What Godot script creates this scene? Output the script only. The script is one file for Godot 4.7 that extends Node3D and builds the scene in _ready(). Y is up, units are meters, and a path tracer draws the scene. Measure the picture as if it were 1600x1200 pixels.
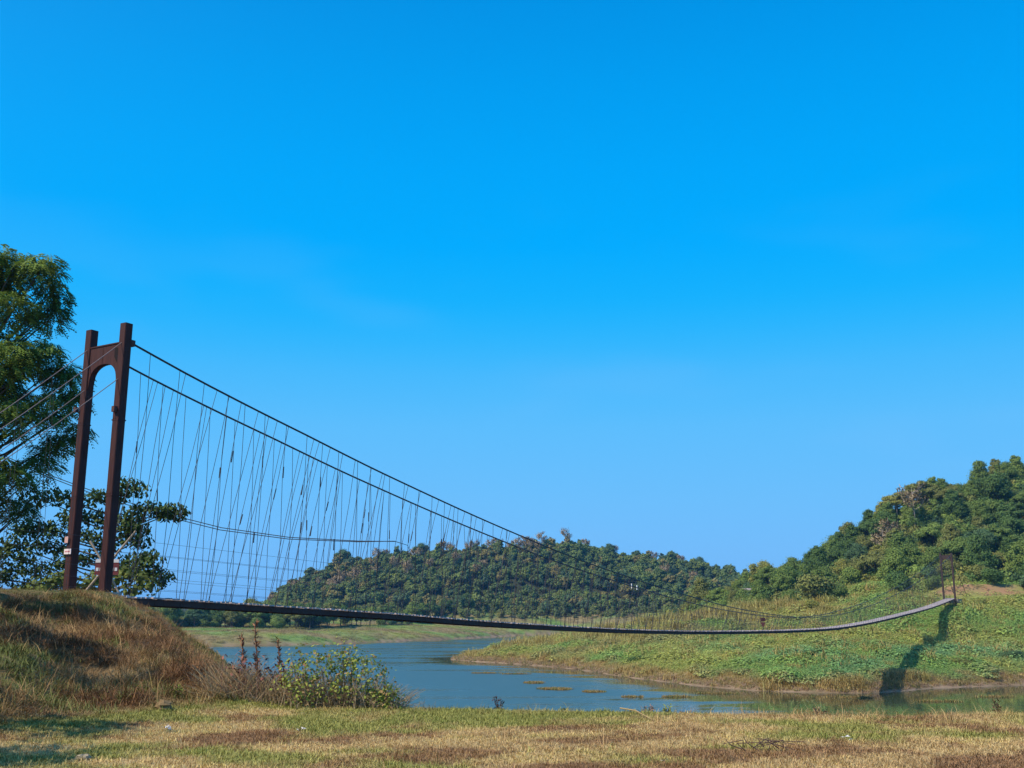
extends Node3D
# Footbridge over a reservoir. x to the right, y up (water level 0), the view runs towards -z. D below means distance along -z.

const EYE := 9.7
const BS := 0.515          # bridge heading: sine and cosine of 31 degrees
const BC := 0.857
const HW := 1.03           # half the distance between the posts
const BO := Vector2(-16.02, 40.1)
const RP := Vector2(-15.1, 39.4)    # nearer tower post (x, D)
const LP := Vector2(-16.95, 40.8)   # farther tower post

class MB:
	var v := PackedVector3Array()
	var n := PackedVector3Array()
	var c := PackedColorArray()
	var col := Color(1, 1, 1)
	func tri(a: Vector3, b: Vector3, d: Vector3, na: Vector3, nb: Vector3, nd: Vector3) -> void:
		v.push_back(a)
		n.push_back(na)
		if (b - a).cross(d - a).dot(na + nb + nd) > 0.0:
			v.push_back(d)
			v.push_back(b)
			n.push_back(nd)
			n.push_back(nb)
		else:
			v.push_back(b)
			v.push_back(d)
			n.push_back(nb)
			n.push_back(nd)
		c.push_back(col)
		c.push_back(col)
		c.push_back(col)
	func quad(a: Vector3, b: Vector3, d: Vector3, e: Vector3, nn: Vector3) -> void:
		tri(a, b, d, nn, nn, nn)
		tri(a, d, e, nn, nn, nn)
	func box(t: Transform3D, s: Vector3) -> void:
		var h := s * 0.5
		for ax in 3:
			for sg in [-1.0, 1.0]:
				var nn := Vector3.ZERO
				nn[ax] = sg
				var u := Vector3.ZERO
				u[(ax + 1) % 3] = h[(ax + 1) % 3]
				var w := Vector3.ZERO
				w[(ax + 2) % 3] = h[(ax + 2) % 3]
				var m: Vector3 = nn * h[ax]
				quad(t * (m - u - w), t * (m + u - w), t * (m + u + w), t * (m - u + w), (t.basis * nn).normalized())
	func tube(p: PackedVector3Array, r0: float, r1: float, sides: int) -> void:
		var last: Array = []
		var lastn: Array = []
		for i in p.size():
			var d: Vector3 = (p[mini(i + 1, p.size() - 1)] - p[maxi(i - 1, 0)]).normalized()
			var ref := Vector3.UP if absf(d.y) < 0.9 else Vector3.RIGHT
			var u := d.cross(ref).normalized()
			var w := d.cross(u)
			var r := lerpf(r0, r1, float(i) / maxf(p.size() - 1, 1))
			var ring: Array = []
			var rn: Array = []
			for k in sides:
				var a := TAU * k / sides
				var q := u * cos(a) + w * sin(a)
				ring.append(p[i] + q * r)
				rn.append(q)
			if i > 0:
				for k in sides:
					var k2 := (k + 1) % sides
					tri(last[k], last[k2], ring[k2], lastn[k], lastn[k2], rn[k2])
					tri(last[k], ring[k2], ring[k], lastn[k], rn[k2], rn[k])
			last = ring
			lastn = rn
	func blob(ce: Vector3, r: Vector3) -> void:
		for i in 4:
			for j in 7:
				var q: Array = []
				for k in [[i, j], [i, j + 1], [i + 1, j + 1], [i + 1, j]]:
					var a: float = PI * k[0] / 4.0
					var b: float = TAU * (k[1] % 7) / 7.0
					q.append(Vector3(sin(a) * cos(b), cos(a), sin(a) * sin(b)))
				tri(ce + q[0] * r, ce + q[1] * r, ce + q[2] * r, q[0], q[1], q[2])
				tri(ce + q[0] * r, ce + q[2] * r, ce + q[3] * r, q[0], q[2], q[3])
	func rock(ce: Vector3, r: Vector3, rough: float, sd: int) -> void:
		var f := FastNoiseLite.new()
		f.seed = sd
		f.frequency = 1.6
		f.fractal_octaves = 3
		var at := func(i: int, j: int) -> Vector3:
			var a := PI * i / 9.0
			var b := TAU * (j % 14) / 14.0
			var q := Vector3(sin(a) * cos(b), cos(a), sin(a) * sin(b))
			return ce + q * r * (1.0 + rough * f.get_noise_3dv(q))
		for i in 9:
			for j in 14:
				var q0: Vector3 = at.call(i, j)
				var q1: Vector3 = at.call(i, j + 1)
				var q2: Vector3 = at.call(i + 1, j + 1)
				var q3: Vector3 = at.call(i + 1, j)
				var nn := (q2 - q0).cross(q3 - q1).normalized()
				if nn.dot((q0 + q2) * 0.5 - ce) < 0: nn = -nn
				quad(q0, q1, q2, q3, nn)
	func mesh() -> ArrayMesh:
		var a := []
		a.resize(Mesh.ARRAY_MAX)
		a[Mesh.ARRAY_VERTEX] = v
		a[Mesh.ARRAY_NORMAL] = n
		a[Mesh.ARRAY_COLOR] = c
		var m := ArrayMesh.new()
		m.add_surface_from_arrays(Mesh.PRIMITIVE_TRIANGLES, a)
		return m

var rng := RandomNumberGenerator.new()
var n1 := FastNoiseLite.new()
var n2 := FastNoiseLite.new()
var n3 := FastNoiseLite.new()

func P(x: float, y: float, d: float) -> Vector3:
	return Vector3(x, y, -d)

func rr(a: float, b: float) -> float:
	return rng.randf_range(a, b)

func rv() -> Vector3:
	var z := rr(-1, 1)
	var a := rr(0, TAU)
	var s := sqrt(1 - z * z)
	return Vector3(s * cos(a), z, s * sin(a))

func tag(o: Node3D, label: String, category: String, group := "", kind := "") -> Node3D:
	if label: o.set_meta("label", label)
	if category: o.set_meta("category", category)
	if group: o.set_meta("group", group)
	if kind: o.set_meta("kind", kind)
	return o

var used := {}
func numbered(called: String) -> String:
	var k: int = used.get(called, 0)
	used[called] = k + 1
	return called if k == 0 else "%s_%03d" % [called, k]

func base(called: String, at := Vector3.ZERO, turn := 0.0) -> Node3D:
	var o := Node3D.new()
	o.name = numbered(called)
	o.position = at
	o.rotation.y = turn
	add_child(o)
	return o

func part(called: String, m: Mesh, mat: Material, parent: Node3D = null, stuff := false) -> MeshInstance3D:
	var o := MeshInstance3D.new()
	o.mesh = m
	o.material_override = mat
	if parent == null:
		o.name = numbered(called)
		add_child(o)
	else:
		var k := 0
		var nm := called
		var have: Dictionary = parent.get_meta("_names", {})
		k = have.get(called, 0)
		have[called] = k + 1
		parent.set_meta("_names", have)
		if k > 0:
			nm = "%s_%03d" % [called, k]
		o.name = nm
		parent.add_child(o, true)
	if stuff: o.set_meta("kind", "stuff")
	return o

func scatter(called: String, m: Mesh, mat: Material, tr: Array[Transform3D], cols: PackedColorArray, parent: Node3D = null) -> MultiMeshInstance3D:
	var mm := MultiMesh.new()
	mm.transform_format = MultiMesh.TRANSFORM_3D
	mm.use_colors = true
	mm.mesh = m
	mm.instance_count = tr.size()
	for i in tr.size():
		mm.set_instance_transform(i, tr[i])
		mm.set_instance_color(i, cols[i])
	var o := MultiMeshInstance3D.new()
	o.multimesh = mm
	o.material_override = mat
	o.set_meta("kind", "stuff")
	if parent:
		o.name = called
		parent.add_child(o, true)
	else:
		o.name = numbered(called)
		add_child(o)
	return o

func noise_tex(freq: float, lo: Color, hi: Color, oct := 4, size := 512) -> NoiseTexture2D:
	var f := FastNoiseLite.new()
	f.seed = int(freq * 1000) + 7
	f.frequency = freq
	f.fractal_octaves = oct
	var t := NoiseTexture2D.new()
	t.width = size
	t.height = size
	t.seamless = true
	t.noise = f
	var g := Gradient.new()
	g.set_color(0, lo)
	g.set_color(1, hi)
	t.color_ramp = g
	return t

func mat_of(lin: Color, rough := 0.9, vc := false, tex: Texture2D = null, scale := 1.0, back := 0.0) -> StandardMaterial3D:
	var m := StandardMaterial3D.new()
	m.albedo_color = lin.linear_to_srgb()
	m.roughness = rough
	m.vertex_color_use_as_albedo = vc
	m.metallic_specular = 0.3
	m.cull_mode = BaseMaterial3D.CULL_DISABLED
	if tex:
		m.albedo_texture = tex
		m.uv1_triplanar = true
		m.uv1_world_triplanar = true
		m.uv1_scale = Vector3.ONE * scale
	if back > 0:
		m.backlight_enabled = true
		m.backlight = Color(back, back, back).linear_to_srgb()
	return m

# ---------------------------------------------------------------- terrain
var shore := PackedVector2Array([Vector2(-700, 320), Vector2(-180, 322), Vector2(-99, 334), Vector2(-80, 343), Vector2(-68, 355), Vector2(-55, 374), Vector2(-46, 388), Vector2(-28, 424), Vector2(-16, 449), Vector2(0, 500), Vector2(25, 520), Vector2(46, 500), Vector2(46, 440), Vector2(26, 360), Vector2(6, 300), Vector2(-8, 262), Vector2(-13, 239), Vector2(-8, 228), Vector2(0, 217.7), Vector2(7, 206), Vector2(11.7, 197), Vector2(16, 181), Vector2(19.9, 168), Vector2(26.6, 150.4), Vector2(33, 140.5), Vector2(44.4, 137), Vector2(50, 141), Vector2(56, 146.5), Vector2(72, 153), Vector2(100, 160), Vector2(150, 165), Vector2(700, 175), Vector2(700, 1500), Vector2(-700, 1500)])
var edge := PackedVector2Array([Vector2(-400, 90), Vector2(-60, 62), Vector2(-25, 52), Vector2(-17.2, 44.8), Vector2(-14.5, 38.8), Vector2(-12.2, 33.0), Vector2(-9.5, 27.2), Vector2(-6.9, 22.9), Vector2(-4.8, 20.4), Vector2(-3.0, 19.4), Vector2(0, 18.9), Vector2(3, 18.5), Vector2(6, 17.7), Vector2(9, 18.6), Vector2(20, 19.5), Vector2(60, 30), Vector2(400, 90)])
# what the land rises to, as x, D, height
var ctrl := PackedVector3Array([
	Vector3(20, 200, 4.5), Vector3(14, 245, 5.4), Vector3(0, 240, 3.2), Vector3(-8, 240, 1.6), Vector3(33, 190, 6), Vector3(46, 165, 6), Vector3(60, 180, 8.5), Vector3(45, 225, 10), Vector3(87, 212, 12.6), Vector3(75, 172, 7), Vector3(110, 190, 12), Vector3(112, 168, 7.5), Vector3(38, 280, 9.4), Vector3(56, 290, 11), Vector3(18, 300, 4), Vector3(62, 250, 12.5), Vector3(30, 250, 7.5),
	Vector3(70, 240, 13), Vector3(92, 235, 15), Vector3(120, 225, 15.5), Vector3(150, 225, 16), Vector3(180, 210, 14),
	Vector3(64.9, 330, 11.0), Vector3(76.3, 320, 13.8), Vector3(83.0, 300, 19.2), Vector3(91.6, 300, 24.7), Vector3(109.7, 305, 34.2), Vector3(125.9, 310, 42.0), Vector3(152.6, 320, 48.3), Vector3(190.8, 330, 54.7), Vector3(248.0, 340, 58.3),
	Vector3(124.0, 380, 27.4), Vector3(190.8, 400, 32.9), Vector3(85.9, 370, 12.8), Vector3(91.6, 258, 17.4), Vector3(110.7, 265, 23.3), Vector3(128.8, 265, 24.7), Vector3(157.4, 268, 27.4), Vector3(100.2, 240, 14.7), Vector3(74.4, 275, 14.7),
	Vector3(-163.1, 680, 9.4), Vector3(-142.1, 680, 20.6), Vector3(-122.1, 680, 31.8), Vector3(-105.9, 680, 37.4), Vector3(-73.5, 680, 40.6), Vector3(-41.0, 680, 43.8), Vector3(-7.6, 680, 44.7), Vector3(16.2, 680, 48.3), Vector3(32.4, 680, 49.2), Vector3(52.5, 680, 45.2), Vector3(73.5, 680, 39.7), Vector3(102.1, 680, 37.4), Vector3(122.1, 680, 34.2), Vector3(142.1, 680, 29.2), Vector3(163.1, 680, 22.9), Vector3(200.3, 680, 20.1),
	Vector3(-185, 680, 3), Vector3(-172, 650, 4), Vector3(-150, 610, 7), Vector3(-190, 560, 4), Vector3(-120, 550, 9), Vector3(-60, 550, 12), Vector3(0, 560, 13), Vector3(60, 560, 13), Vector3(120, 560, 13), Vector3(-120, 620, 20), Vector3(-60, 615, 28), Vector3(0, 615, 31), Vector3(60, 615, 29), Vector3(120, 615, 23),
	Vector3(-220, 640, 6), Vector3(-280, 600, 6), Vector3(-150, 400, 4), Vector3(-100, 410, 5), Vector3(-50, 440, 6), Vector3(-20, 480, 6), Vector3(80, 480, 9), Vector3(70, 420, 10), Vector3(0, 760, 30), Vector3(-150, 760, 10), Vector3(150, 760, 20), Vector3(-60, 760, 28), Vector3(70, 760, 28)])
const GX0 := -300.0
const GD0 := 62.0
const GS := 3.0
const GNX := 215
const GND := 250
var gh := PackedFloat32Array()
var gd := PackedFloat32Array()

func build_grid() -> void:
	gh.resize(GNX * GND)
	gd.resize(GNX * GND)
	var ns := shore.size()
	for j in GND:
		var dd := GD0 + j * GS
		for i in GNX:
			var x := GX0 + i * GS
			var q := Vector2(x, dd)
			var best := 1e9
			for k in ns:
				var a := shore[k]
				var e := shore[(k + 1) % ns] - a
				var u := clampf((q - a).dot(e) / e.length_squared(), 0, 1)
				best = minf(best, (q - a - e * u).length_squared())
			best = sqrt(best)
			var inside := Geometry2D.is_point_in_polygon(q, shore)
			var h := -0.15 * best
			if inside:
				var sw := 0.0
				var sh := 0.0
				for cp in ctrl:
					var rx := cp.x - x
					var ry := cp.y - dd
					var w := 1.0 / (rx * rx + ry * ry + 40.0)
					w = w * w
					sw += w
					sh += w * cp.z
				var top := sh / sw
				h = top * (1.0 - exp(-(0.35 * minf(best, 3.0) + 0.25 * best) / clampf(top, 1.0, 7.0)))
			else:
				best = -best
			gh[j * GNX + i] = maxf(h, -4.0)
			gd[j * GNX + i] = best

func bil(g: PackedFloat32Array, x: float, d: float) -> float:
	var u := clampf((x - GX0) / GS, 0, GNX - 1.001)
	var w := clampf((d - GD0) / GS, 0, GND - 1.001)
	var i := int(u)
	var j := int(w)
	u -= i
	w -= j
	var k := j * GNX + i
	return lerpf(lerpf(g[k], g[k + 1], u), lerpf(g[k + GNX], g[k + GNX + 1], u), w)

func edge_dist(x: float, d: float) -> float:
	var q := Vector2(x, d)
	var best := 1e9
	var ye := 1e9
	for k in edge.size() - 1:
		var a := edge[k]
		var b := edge[k + 1]
		var e := b - a
		var u := clampf((q - a).dot(e) / e.length_squared(), 0, 1)
		best = minf(best, (q - a - e * u).length_squared())
		if x >= a.x and x <= b.x:
			ye = lerpf(a.y, b.y, (x - a.x) / e.x)
	return sqrt(best) * (1.0 if d > ye else -1.0)

func mound_u(x: float, d: float) -> float:   # 1 on the embankment's crest, 0 on the field
	var q := (x - BO.x) * BC - (d - BO.y) * BS
	var f := 1.0 - clampf((q - 0.5) / 21.0, 0, 1)
	if q < -5.0:
		f = 1.0 - clampf((-q - 5.0) / 9.0, 0, 0.9)
	return f

func near_h(x: float, d: float) -> float:
	var f := mound_u(x, d)
	var h := 8.1 + 2.42 * (0.65 * f + 0.35 * f * f * (3.0 - 2.0 * f))
	h += n1.get_noise_2d(x * 9.0, d * 9.0) * 0.05
	var m := smoothstep(0.02, 0.2, f)
	h += m * (n2.get_noise_2d(x * 24.0, d * 24.0) * 0.55 + n1.get_noise_2d(x * 60.0, d * 60.0) * 0.12) * (1.0 - smoothstep(0.8, 0.95, f) * 0.8)
	var s := edge_dist(x, d) + 0.6
	if s > 0:
		h -= 0.62 * (sqrt(s * s + 1.2) - 1.095)
	return maxf(h, -4.0)

func hgt(x: float, d: float) -> float:
	if d < 66.0 or (d < 100.0 and absf(x) > 40.0):
		return maxf(near_h(x, d), -3.9)
	var h := bil(gh, x, d)
	if h > 0.3:
		h += n1.get_noise_2d(x * 3.0, d * 3.0) * 0.5 * smoothstep(0.3, 3.0, h)
		if d > 220 and d < 264 and x > 88:
			h += 2.0 * smoothstep(225, 228.5, d) * smoothstep(89, 95, x) * (1.0 - smoothstep(240, 262, d))
	return h

func near_dry(x: float, d: float) -> float:  # 0 green, 1 dry
	var m := mound_u(x, d)
	var v := 0.46 + 0.9 * n2.get_noise_2d(x * 20.0, d * 24.0) + 0.85 * n1.get_noise_2d(x * 55.0, d * 62.0)
	if m < 0.06:
		v += 0.22 * smoothstep(17.0, 13.0, d) - 0.2 * smoothstep(16.0, 18.5, d) + 0.3 * smoothstep(1.0, 6.0, x) - 0.2 * smoothstep(1.0, -4.0, x)
	else:
		v += 0.2 - 0.6 * smoothstep(0.5, 0.85, m)
	return clampf(v, 0, 1)

func near_col(x: float, d: float) -> Color:
	var v := near_dry(x, d)
	var c := Color(0.27, 0.255, 0.09).lerp(Color(0.53, 0.395, 0.20), smoothstep(0.1, 0.75, v))
	var red := smoothstep(0.05, 0.3, n2.get_noise_2d(x * 26.0 + 90.0, d * 38.0) + 0.35 * n1.get_noise_2d(x * 130.0, d * 160.0) + 0.12 * smoothstep(15.5, 12.5, d) * smoothstep(-2, 2, x))
	c = c.lerp(Color(0.26, 0.145, 0.08), red * 0.85 * smoothstep(0.25, 0.6, v))
	if mound_u(x, d) > 0.05:
		var br := smoothstep(-0.05, 0.35, n1.get_noise_2d(x * 26.0 - 50.0, d * 40.0)) * smoothstep(0.05, 0.12, mound_u(x, d))
		c = c.lerp(Color(0.175, 0.10, 0.05), 0.45 + br * 0.5)
	return c

func far_green(x: float, d: float) -> Color:
	var v := n2.get_noise_2d(x * 3.0, d * 2.0)
	var w := n1.get_noise_2d(x * 9.0, d * 6.0)
	var c := Color(0.31, 0.34, 0.085).lerp(Color(0.215, 0.335, 0.085), smoothstep(-0.3, 0.35, v + 0.4 * w))
	# bluish feathery weeds low on the bank, brown dry grass on the plateau behind
	var low := exp(-pow((bil(gd, x, d) - 16.0) / 11.0, 2.0)) * smoothstep(24, 44, x)
	c = c.lerp(Color(0.165, 0.31, 0.125), clampf(low * (0.6 + 1.8 * n2.get_noise_2d(x * 5.0 + 40, d * 5.0)), 0, 0.9))
	var dry := smoothstep(195, 225, d) * (1.0 - smoothstep(64, 78, x)) * 0.75 * smoothstep(-0.25, 0.25, n1.get_noise_2d(x * 6.0 + 9, d * 4.0) + 0.1)
	dry = maxf(dry, smoothstep(5.0, 1.5, bil(gd, x, d) + 3.0 * n1.get_noise_2d(x * 14, d * 14)))
	if d > 300 and x < 50:
		dry = clampf(0.5 + 1.5 * n1.get_noise_2d(x * 3.0, d * 4.0), 0, 0.85)
	c = c.lerp(Color(0.33, 0.235, 0.12), clampf(dry, 0, 1))
	return c

func far_col(x: float, d: float, h: float) -> Color:
	var sd := bil(gd, x, d)
	var mud := Color(0.36, 0.26, 0.18).lerp(Color(0.22, 0.16, 0.09), clampf(0.5 + n1.get_noise_2d(x * 12, d * 12) * 1.4, 0, 1))
	if h < -0.3:
		return Color(0.10, 0.09, 0.05)
	var c := far_green(x, d)
	c = mud.lerp(c, smoothstep(0.3, 2.0, sd + n1.get_noise_2d(x * 8, d * 8) * 1.6))
	if d < 260 and x > 84 and x < 150:
		var cut := exp(-pow((d - 227.0 - n1.get_noise_2d(x * 5, 3.0) * 4.0) / 3.0, 2.0)) * smoothstep(88, 94, x) * (0.85 + 0.9 * n1.get_noise_2d(x * 24.0, d * 24.0))
		c = c.lerp(Color(0.40, 0.235, 0.14), clampf(cut * 1.3, 0, 1))
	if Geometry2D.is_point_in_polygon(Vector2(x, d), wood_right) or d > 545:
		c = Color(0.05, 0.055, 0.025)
	return c

var wood_right := PackedVector2Array([Vector2(47.9, 345), Vector2(53.6, 300), Vector2(59.3, 268), Vector2(68.9, 256), Vector2(80.4, 266), Vector2(88.0, 266), Vector2(94.7, 250), Vector2(101.4, 236), Vector2(119.6, 231), Vector2(162.7, 226), Vector2(248.8, 235), Vector2(287.1, 420), Vector2(38.3, 420)])

func axis(spec: Array) -> PackedFloat32Array:
	var out := PackedFloat32Array([spec[0]])
	var a: float = spec[0]
	for k in range(1, spec.size(), 2):
		while a < spec[k] - 0.001:
			a += spec[k + 1]
			out.push_back(a)
	return out

func build_ground() -> void:
	var xs := axis([-4000.0, -700.0, 300.0, -304.0, 33.0, -150.0, 5.5, -24.0, 2.0, 24.0, 0.4, 150.0, 1.8, 330.0, 6.0, 700.0, 37.0, 4000.0, 300.0])
	var ds := axis([-400.0, -40.0, 60.0, 8.0, 4.0, 50.0, 0.4, 62.0, 1.2, 130.0, 2.5, 262.0, 1.5, 760.0, 4.0, 800.0, 20.0, 4200.0, 200.0])
	var nx := xs.size()
	var nd := ds.size()
	var v := PackedVector3Array()
	var c := PackedColorArray()
	var nn := PackedVector3Array()
	v.resize(nx * nd)
	c.resize(nx * nd)
	nn.resize(nx * nd)
	for j in nd:
		for i in nx:
			var h := hgt(xs[i], ds[j])
			v[j * nx + i] = P(xs[i], h, ds[j])
			if h < -1.0:
				c[j * nx + i] = Color(0.10, 0.09, 0.05)
			elif ds[j] < 66.0:
				c[j * nx + i] = near_col(xs[i], ds[j])
			else:
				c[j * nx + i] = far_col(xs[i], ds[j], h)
	for j in nd:
		for i in nx:
			var a := v[j * nx + mini(i + 1, nx - 1)] - v[j * nx + maxi(i - 1, 0)]
			var b := v[mini(j + 1, nd - 1) * nx + i] - v[maxi(j - 1, 0) * nx + i]
			nn[j * nx + i] = a.cross(b).normalized()
	var idx := PackedInt32Array()
	for j in nd - 1:
		for i in nx - 1:
			var k := j * nx + i
			idx.append_array([k, k + nx, k + 1, k + 1, k + nx, k + nx + 1])
	var arr := []
	arr.resize(Mesh.ARRAY_MAX)
	arr[Mesh.ARRAY_VERTEX] = v
	arr[Mesh.ARRAY_NORMAL] = nn
	arr[Mesh.ARRAY_COLOR] = c
	arr[Mesh.ARRAY_INDEX] = idx
	var m := ArrayMesh.new()
	m.add_surface_from_arrays(Mesh.PRIMITIVE_TRIANGLES, arr)
	var mt := mat_of(Color(1, 1, 1), 1.0, true, noise_tex(0.03, Color(0.72, 0.70, 0.68), Color(1.1, 1.1, 1.1), 6, 1024), 0.35)
	part("ground", m, mt).set_meta("kind", "structure")

# ---------------------------------------------------------------- plants
func leaf(mb: MB, at: Vector3, dir: Vector3, side: Vector3, l: float, w: float, nn: Vector3) -> void:
	# a pointed four-cornered leaf or leaf bunch
	var m := at + dir * l * 0.45
	mb.tri(at, m + side * w * 0.5, at + dir * l, nn, nn, nn)
	mb.tri(at, at + dir * l, m - side * w * 0.5, nn, nn, nn)

func crown(lobes: Array, per: float, size: float, flat: float, core := 0.72, tone := 0.3) -> ArrayMesh:
	# lobes: [centre, radius]; leaf bunches over and through each lobe
	var mb := MB.new()
	for lb in lobes:
		var ce: Vector3 = lb[0]
		var r: float = lb[1]
		var sq := Vector3(1, flat, 1)
		if core > 0:
			var g0 := rr(0.75, 0.95)
			mb.col = Color(g0, g0, g0)
			mb.blob(ce, Vector3.ONE * r * core * sq)
		var tint := rr(0.85, 1.15)
		for k in int(per * r * r):
			var u := rv()
			if u.y < -0.35 and rng.randf() < 0.6:
				u.y = -u.y
			var rad := r * (0.62 + 0.55 * rng.randf()) * (1.0 if rng.randf() < 0.78 else rr(1.1, 1.55))
			var at := ce + u * rad * sq
			var nn := (u * 0.75 + rv() * 0.45 + Vector3.UP * 0.3).normalized()
			var d := (rv() - nn * 0.3).normalized()
			d = (d - nn * d.dot(nn) + Vector3.DOWN * 0.25).normalized()
			var sd := d.cross(nn).normalized()
			var g := tint * rr(1.0 - tone, 1.0 + tone)
			mb.col = Color(g * rr(0.9, 1.12), g, g * rr(0.85, 1.1))
			var s := size * rr(0.6, 1.35)
			leaf(mb, at - d * s * 0.5, d, sd, s, s * 0.75, nn)
	return mb.mesh()

func tree_lobes(kind: int, r: float, h: float) -> Array:
	var out := []
	match kind:
		0:  # round and dense
			out.append([Vector3(0, h * 0.62, 0), r * 0.62])
			for k in 24:
				var a := TAU * k / 8.0 + rr(-0.4, 0.4)
				out.append([Vector3(cos(a) * r * rr(0.35, 0.75), h * rr(0.4, 0.86), sin(a) * r * rr(0.35, 0.8)), r * rr(0.15, 0.33)])
			out.append([Vector3(rr(-0.2, 0.2) * r, h * 0.86, rr(-0.2, 0.2) * r), r * 0.4])
		1:  # tall, stacked
			for k in 13:
				var f := k / 12.0
				var a := k * 2.4
				var q := r * (0.6 - 0.4 * f)
				out.append([Vector3(cos(a) * q, h * (0.35 + 0.58 * f), sin(a) * q), r * lerpf(0.5, 0.26, f) * rr(0.8, 1.2)])
		2:  # umbrella: flat tiers
			for k in 26:
				var a := k * 2.4
				var q := r * sqrt(k / 26.0) * 0.92
				out.append([Vector3(cos(a) * q, h * (0.88 - 0.4 * (q / r) * (q / r)) + rr(-1.1, 0.7), sin(a) * q), r * rr(0.15, 0.27)])
		3:  # bushy to the ground
			for k in 9:
				var a := k * 2.4
				var q := r * 0.55 * sqrt(k / 9.0)
				out.append([Vector3(cos(a) * q, h * rr(0.25, 0.7), sin(a) * q), r * rr(0.36, 0.55)])
	return out

func trunk_mesh(h: float, r: float, limbs: int) -> ArrayMesh:
	var mb := MB.new()
	mb.tube(PackedVector3Array([Vector3(0, -1.0, 0), Vector3(rr(-0.1, 0.1), h * 0.3, rr(-0.1, 0.1)), Vector3(rr(-0.3, 0.3), h * 0.62, rr(-0.3, 0.3)), Vector3(0, h * 0.85, 0)]), r, r * 0.3, 6)
	for k in limbs:
		var a := k * 2.4
		var y := h * rr(0.35, 0.6)
		mb.tube(PackedVector3Array([Vector3(0, y, 0), Vector3(cos(a) * h * 0.12, y + h * 0.12, sin(a) * h * 0.12), Vector3(cos(a) * h * 0.24, y + h * 0.2, sin(a) * h * 0.24)]), r * 0.5, r * 0.15, 5)
	return mb.mesh()

func bare_meshes(h: float) -> Array:
	# a leafless tree: pale trunk and limbs, and a thin haze of dry twigs
	var t := MB.new()
	var w := MB.new()
	t.tube(PackedVector3Array([Vector3(0, -1, 0), Vector3(0.1, h * 0.4, 0.1), Vector3(-0.1, h * 0.95, 0)]), 0.22, 0.05, 5)
	for k in 16:
		var a := k * 2.4
		var y := h * rr(0.42, 0.9)
		var l := h * rr(0.18, 0.32) * (1.25 - y / h * 0.6)
		var e := Vector3(cos(a) * l, y + l * rr(0.5, 0.9), sin(a) * l)
		t.tube(PackedVector3Array([Vector3(0, y, 0), Vector3(cos(a) * l * 0.5, y + l * 0.25, sin(a) * l * 0.5), e]), 0.09, 0.03, 4)
		for j in 44:
			var g := rr(0.7, 1.3)
			w.col = Color(g, g, g)
			var d := (rv() + Vector3(cos(a), 0.6, sin(a)) * 0.7).normalized()
			var at := Vector3(0, y, 0).lerp(e, rr(0.4, 1.0)) + rv() * 0.25 * l
			leaf(w, at, d, d.cross(rv()).normalized(), rr(0.5, 1.0), rr(0.1, 0.28), (d + Vector3.UP * 0.4).normalized())
	return [t.mesh(), w.mesh()]

func tuft(blades: int, l: float, w: float, spread: float, flop: float) -> ArrayMesh:
	var mb := MB.new()
	for k in blades:
		var a := rr(0, TAU)
		var o := Vector3(cos(a), 0, sin(a)) * spread * sqrt(rng.randf())
		var b := rr(0, TAU)
		var out := Vector3(cos(b), 0, sin(b))
		var f := flop * rr(0.4, 1.4)
		var ll := l * rr(0.5, 1.25)
		var d1 := (Vector3.UP + out * f * 0.5).normalized()
		var d2 := (Vector3.UP * (1.0 - f * 0.6) + out * f).normalized()
		var s := out.cross(Vector3.UP) * w * rr(0.6, 1.2) * 0.5
		var g := rr(0.7, 1.25)
		mb.col = Color(g, g * rr(0.92, 1.05), g * rr(0.85, 1.05))
		var m := o + d1 * ll * 0.5
		var e := m + d2 * ll * 0.5
		var nn := (out * -0.35 + Vector3.UP * 0.8 + rv() * 0.25).normalized()
		mb.tri(o - s, o + s, m + s * 0.8, nn, nn, nn)
		mb.tri(o - s, m + s * 0.8, m - s * 0.8, nn, nn, nn)
		mb.tri(m - s * 0.8, m + s * 0.8, e, nn, nn, nn)
	return mb.mesh()

func weed(leaves: int, r: float, h: float, l: float) -> ArrayMesh:
	var mb := MB.new()
	for k in leaves:
		var u := rv()
		u.y = absf(u.y)
		var at := Vector3(u.x * r, u.y * h * rr(0.5, 1.0), u.z * r) * rr(0.6, 1.0)
		var nn := (u * 0.45 + Vector3.UP * 0.75 + rv() * 0.3).normalized()
		var d := (u * Vector3(1, 0.3, 1) + rv() * 0.6).normalized()
		d = (d - nn * d.dot(nn)).normalized()
		var g := rr(0.72, 1.28)
		mb.col = Color(g * rr(0.9, 1.1), g, g * rr(0.85, 1.1))
		var s := l * rr(0.6, 1.4)
		leaf(mb, at - d * s * 0.5, d, d.cross(nn), s, s * 0.5, nn)
	return mb.mesh()

var greens: Array = []
var bark: StandardMaterial3D
var pale_bark: StandardMaterial3D
var twig_mat: StandardMaterial3D
var crowns: Array = []     # [crown mesh, trunk mesh, radius]
var bares: Array = []

func place_tree(called: String, v: int, tint: int, at: Vector3, sc: float, label: String, group: String, sy := 1.0) -> Node3D:
	var o := base(called, at, rr(0, TAU))
	o.scale = Vector3(sc, sc * sy, sc)
	part("trunk", crowns[v][1], pale_bark if tint == 3 else bark, o)
	part("crown", crowns[v][0], greens[tint], o)
	tag(o, label, "tree", group)
	return o

func place_bare(v: int, at: Vector3, sc: float, label: String, group: String) -> void:
	var o := base("bare_tree", at, rr(0, TAU))
	o.scale = Vector3.ONE * sc
	part("trunk", bares[v][0], pale_bark, o)
	part("twigs", bares[v][1], twig_mat, o)
	tag(o, label, "tree", group)

const TONE := ["deep green", "mid green", "olive green", "yellow green", "bluish green", "light green"]

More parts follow.
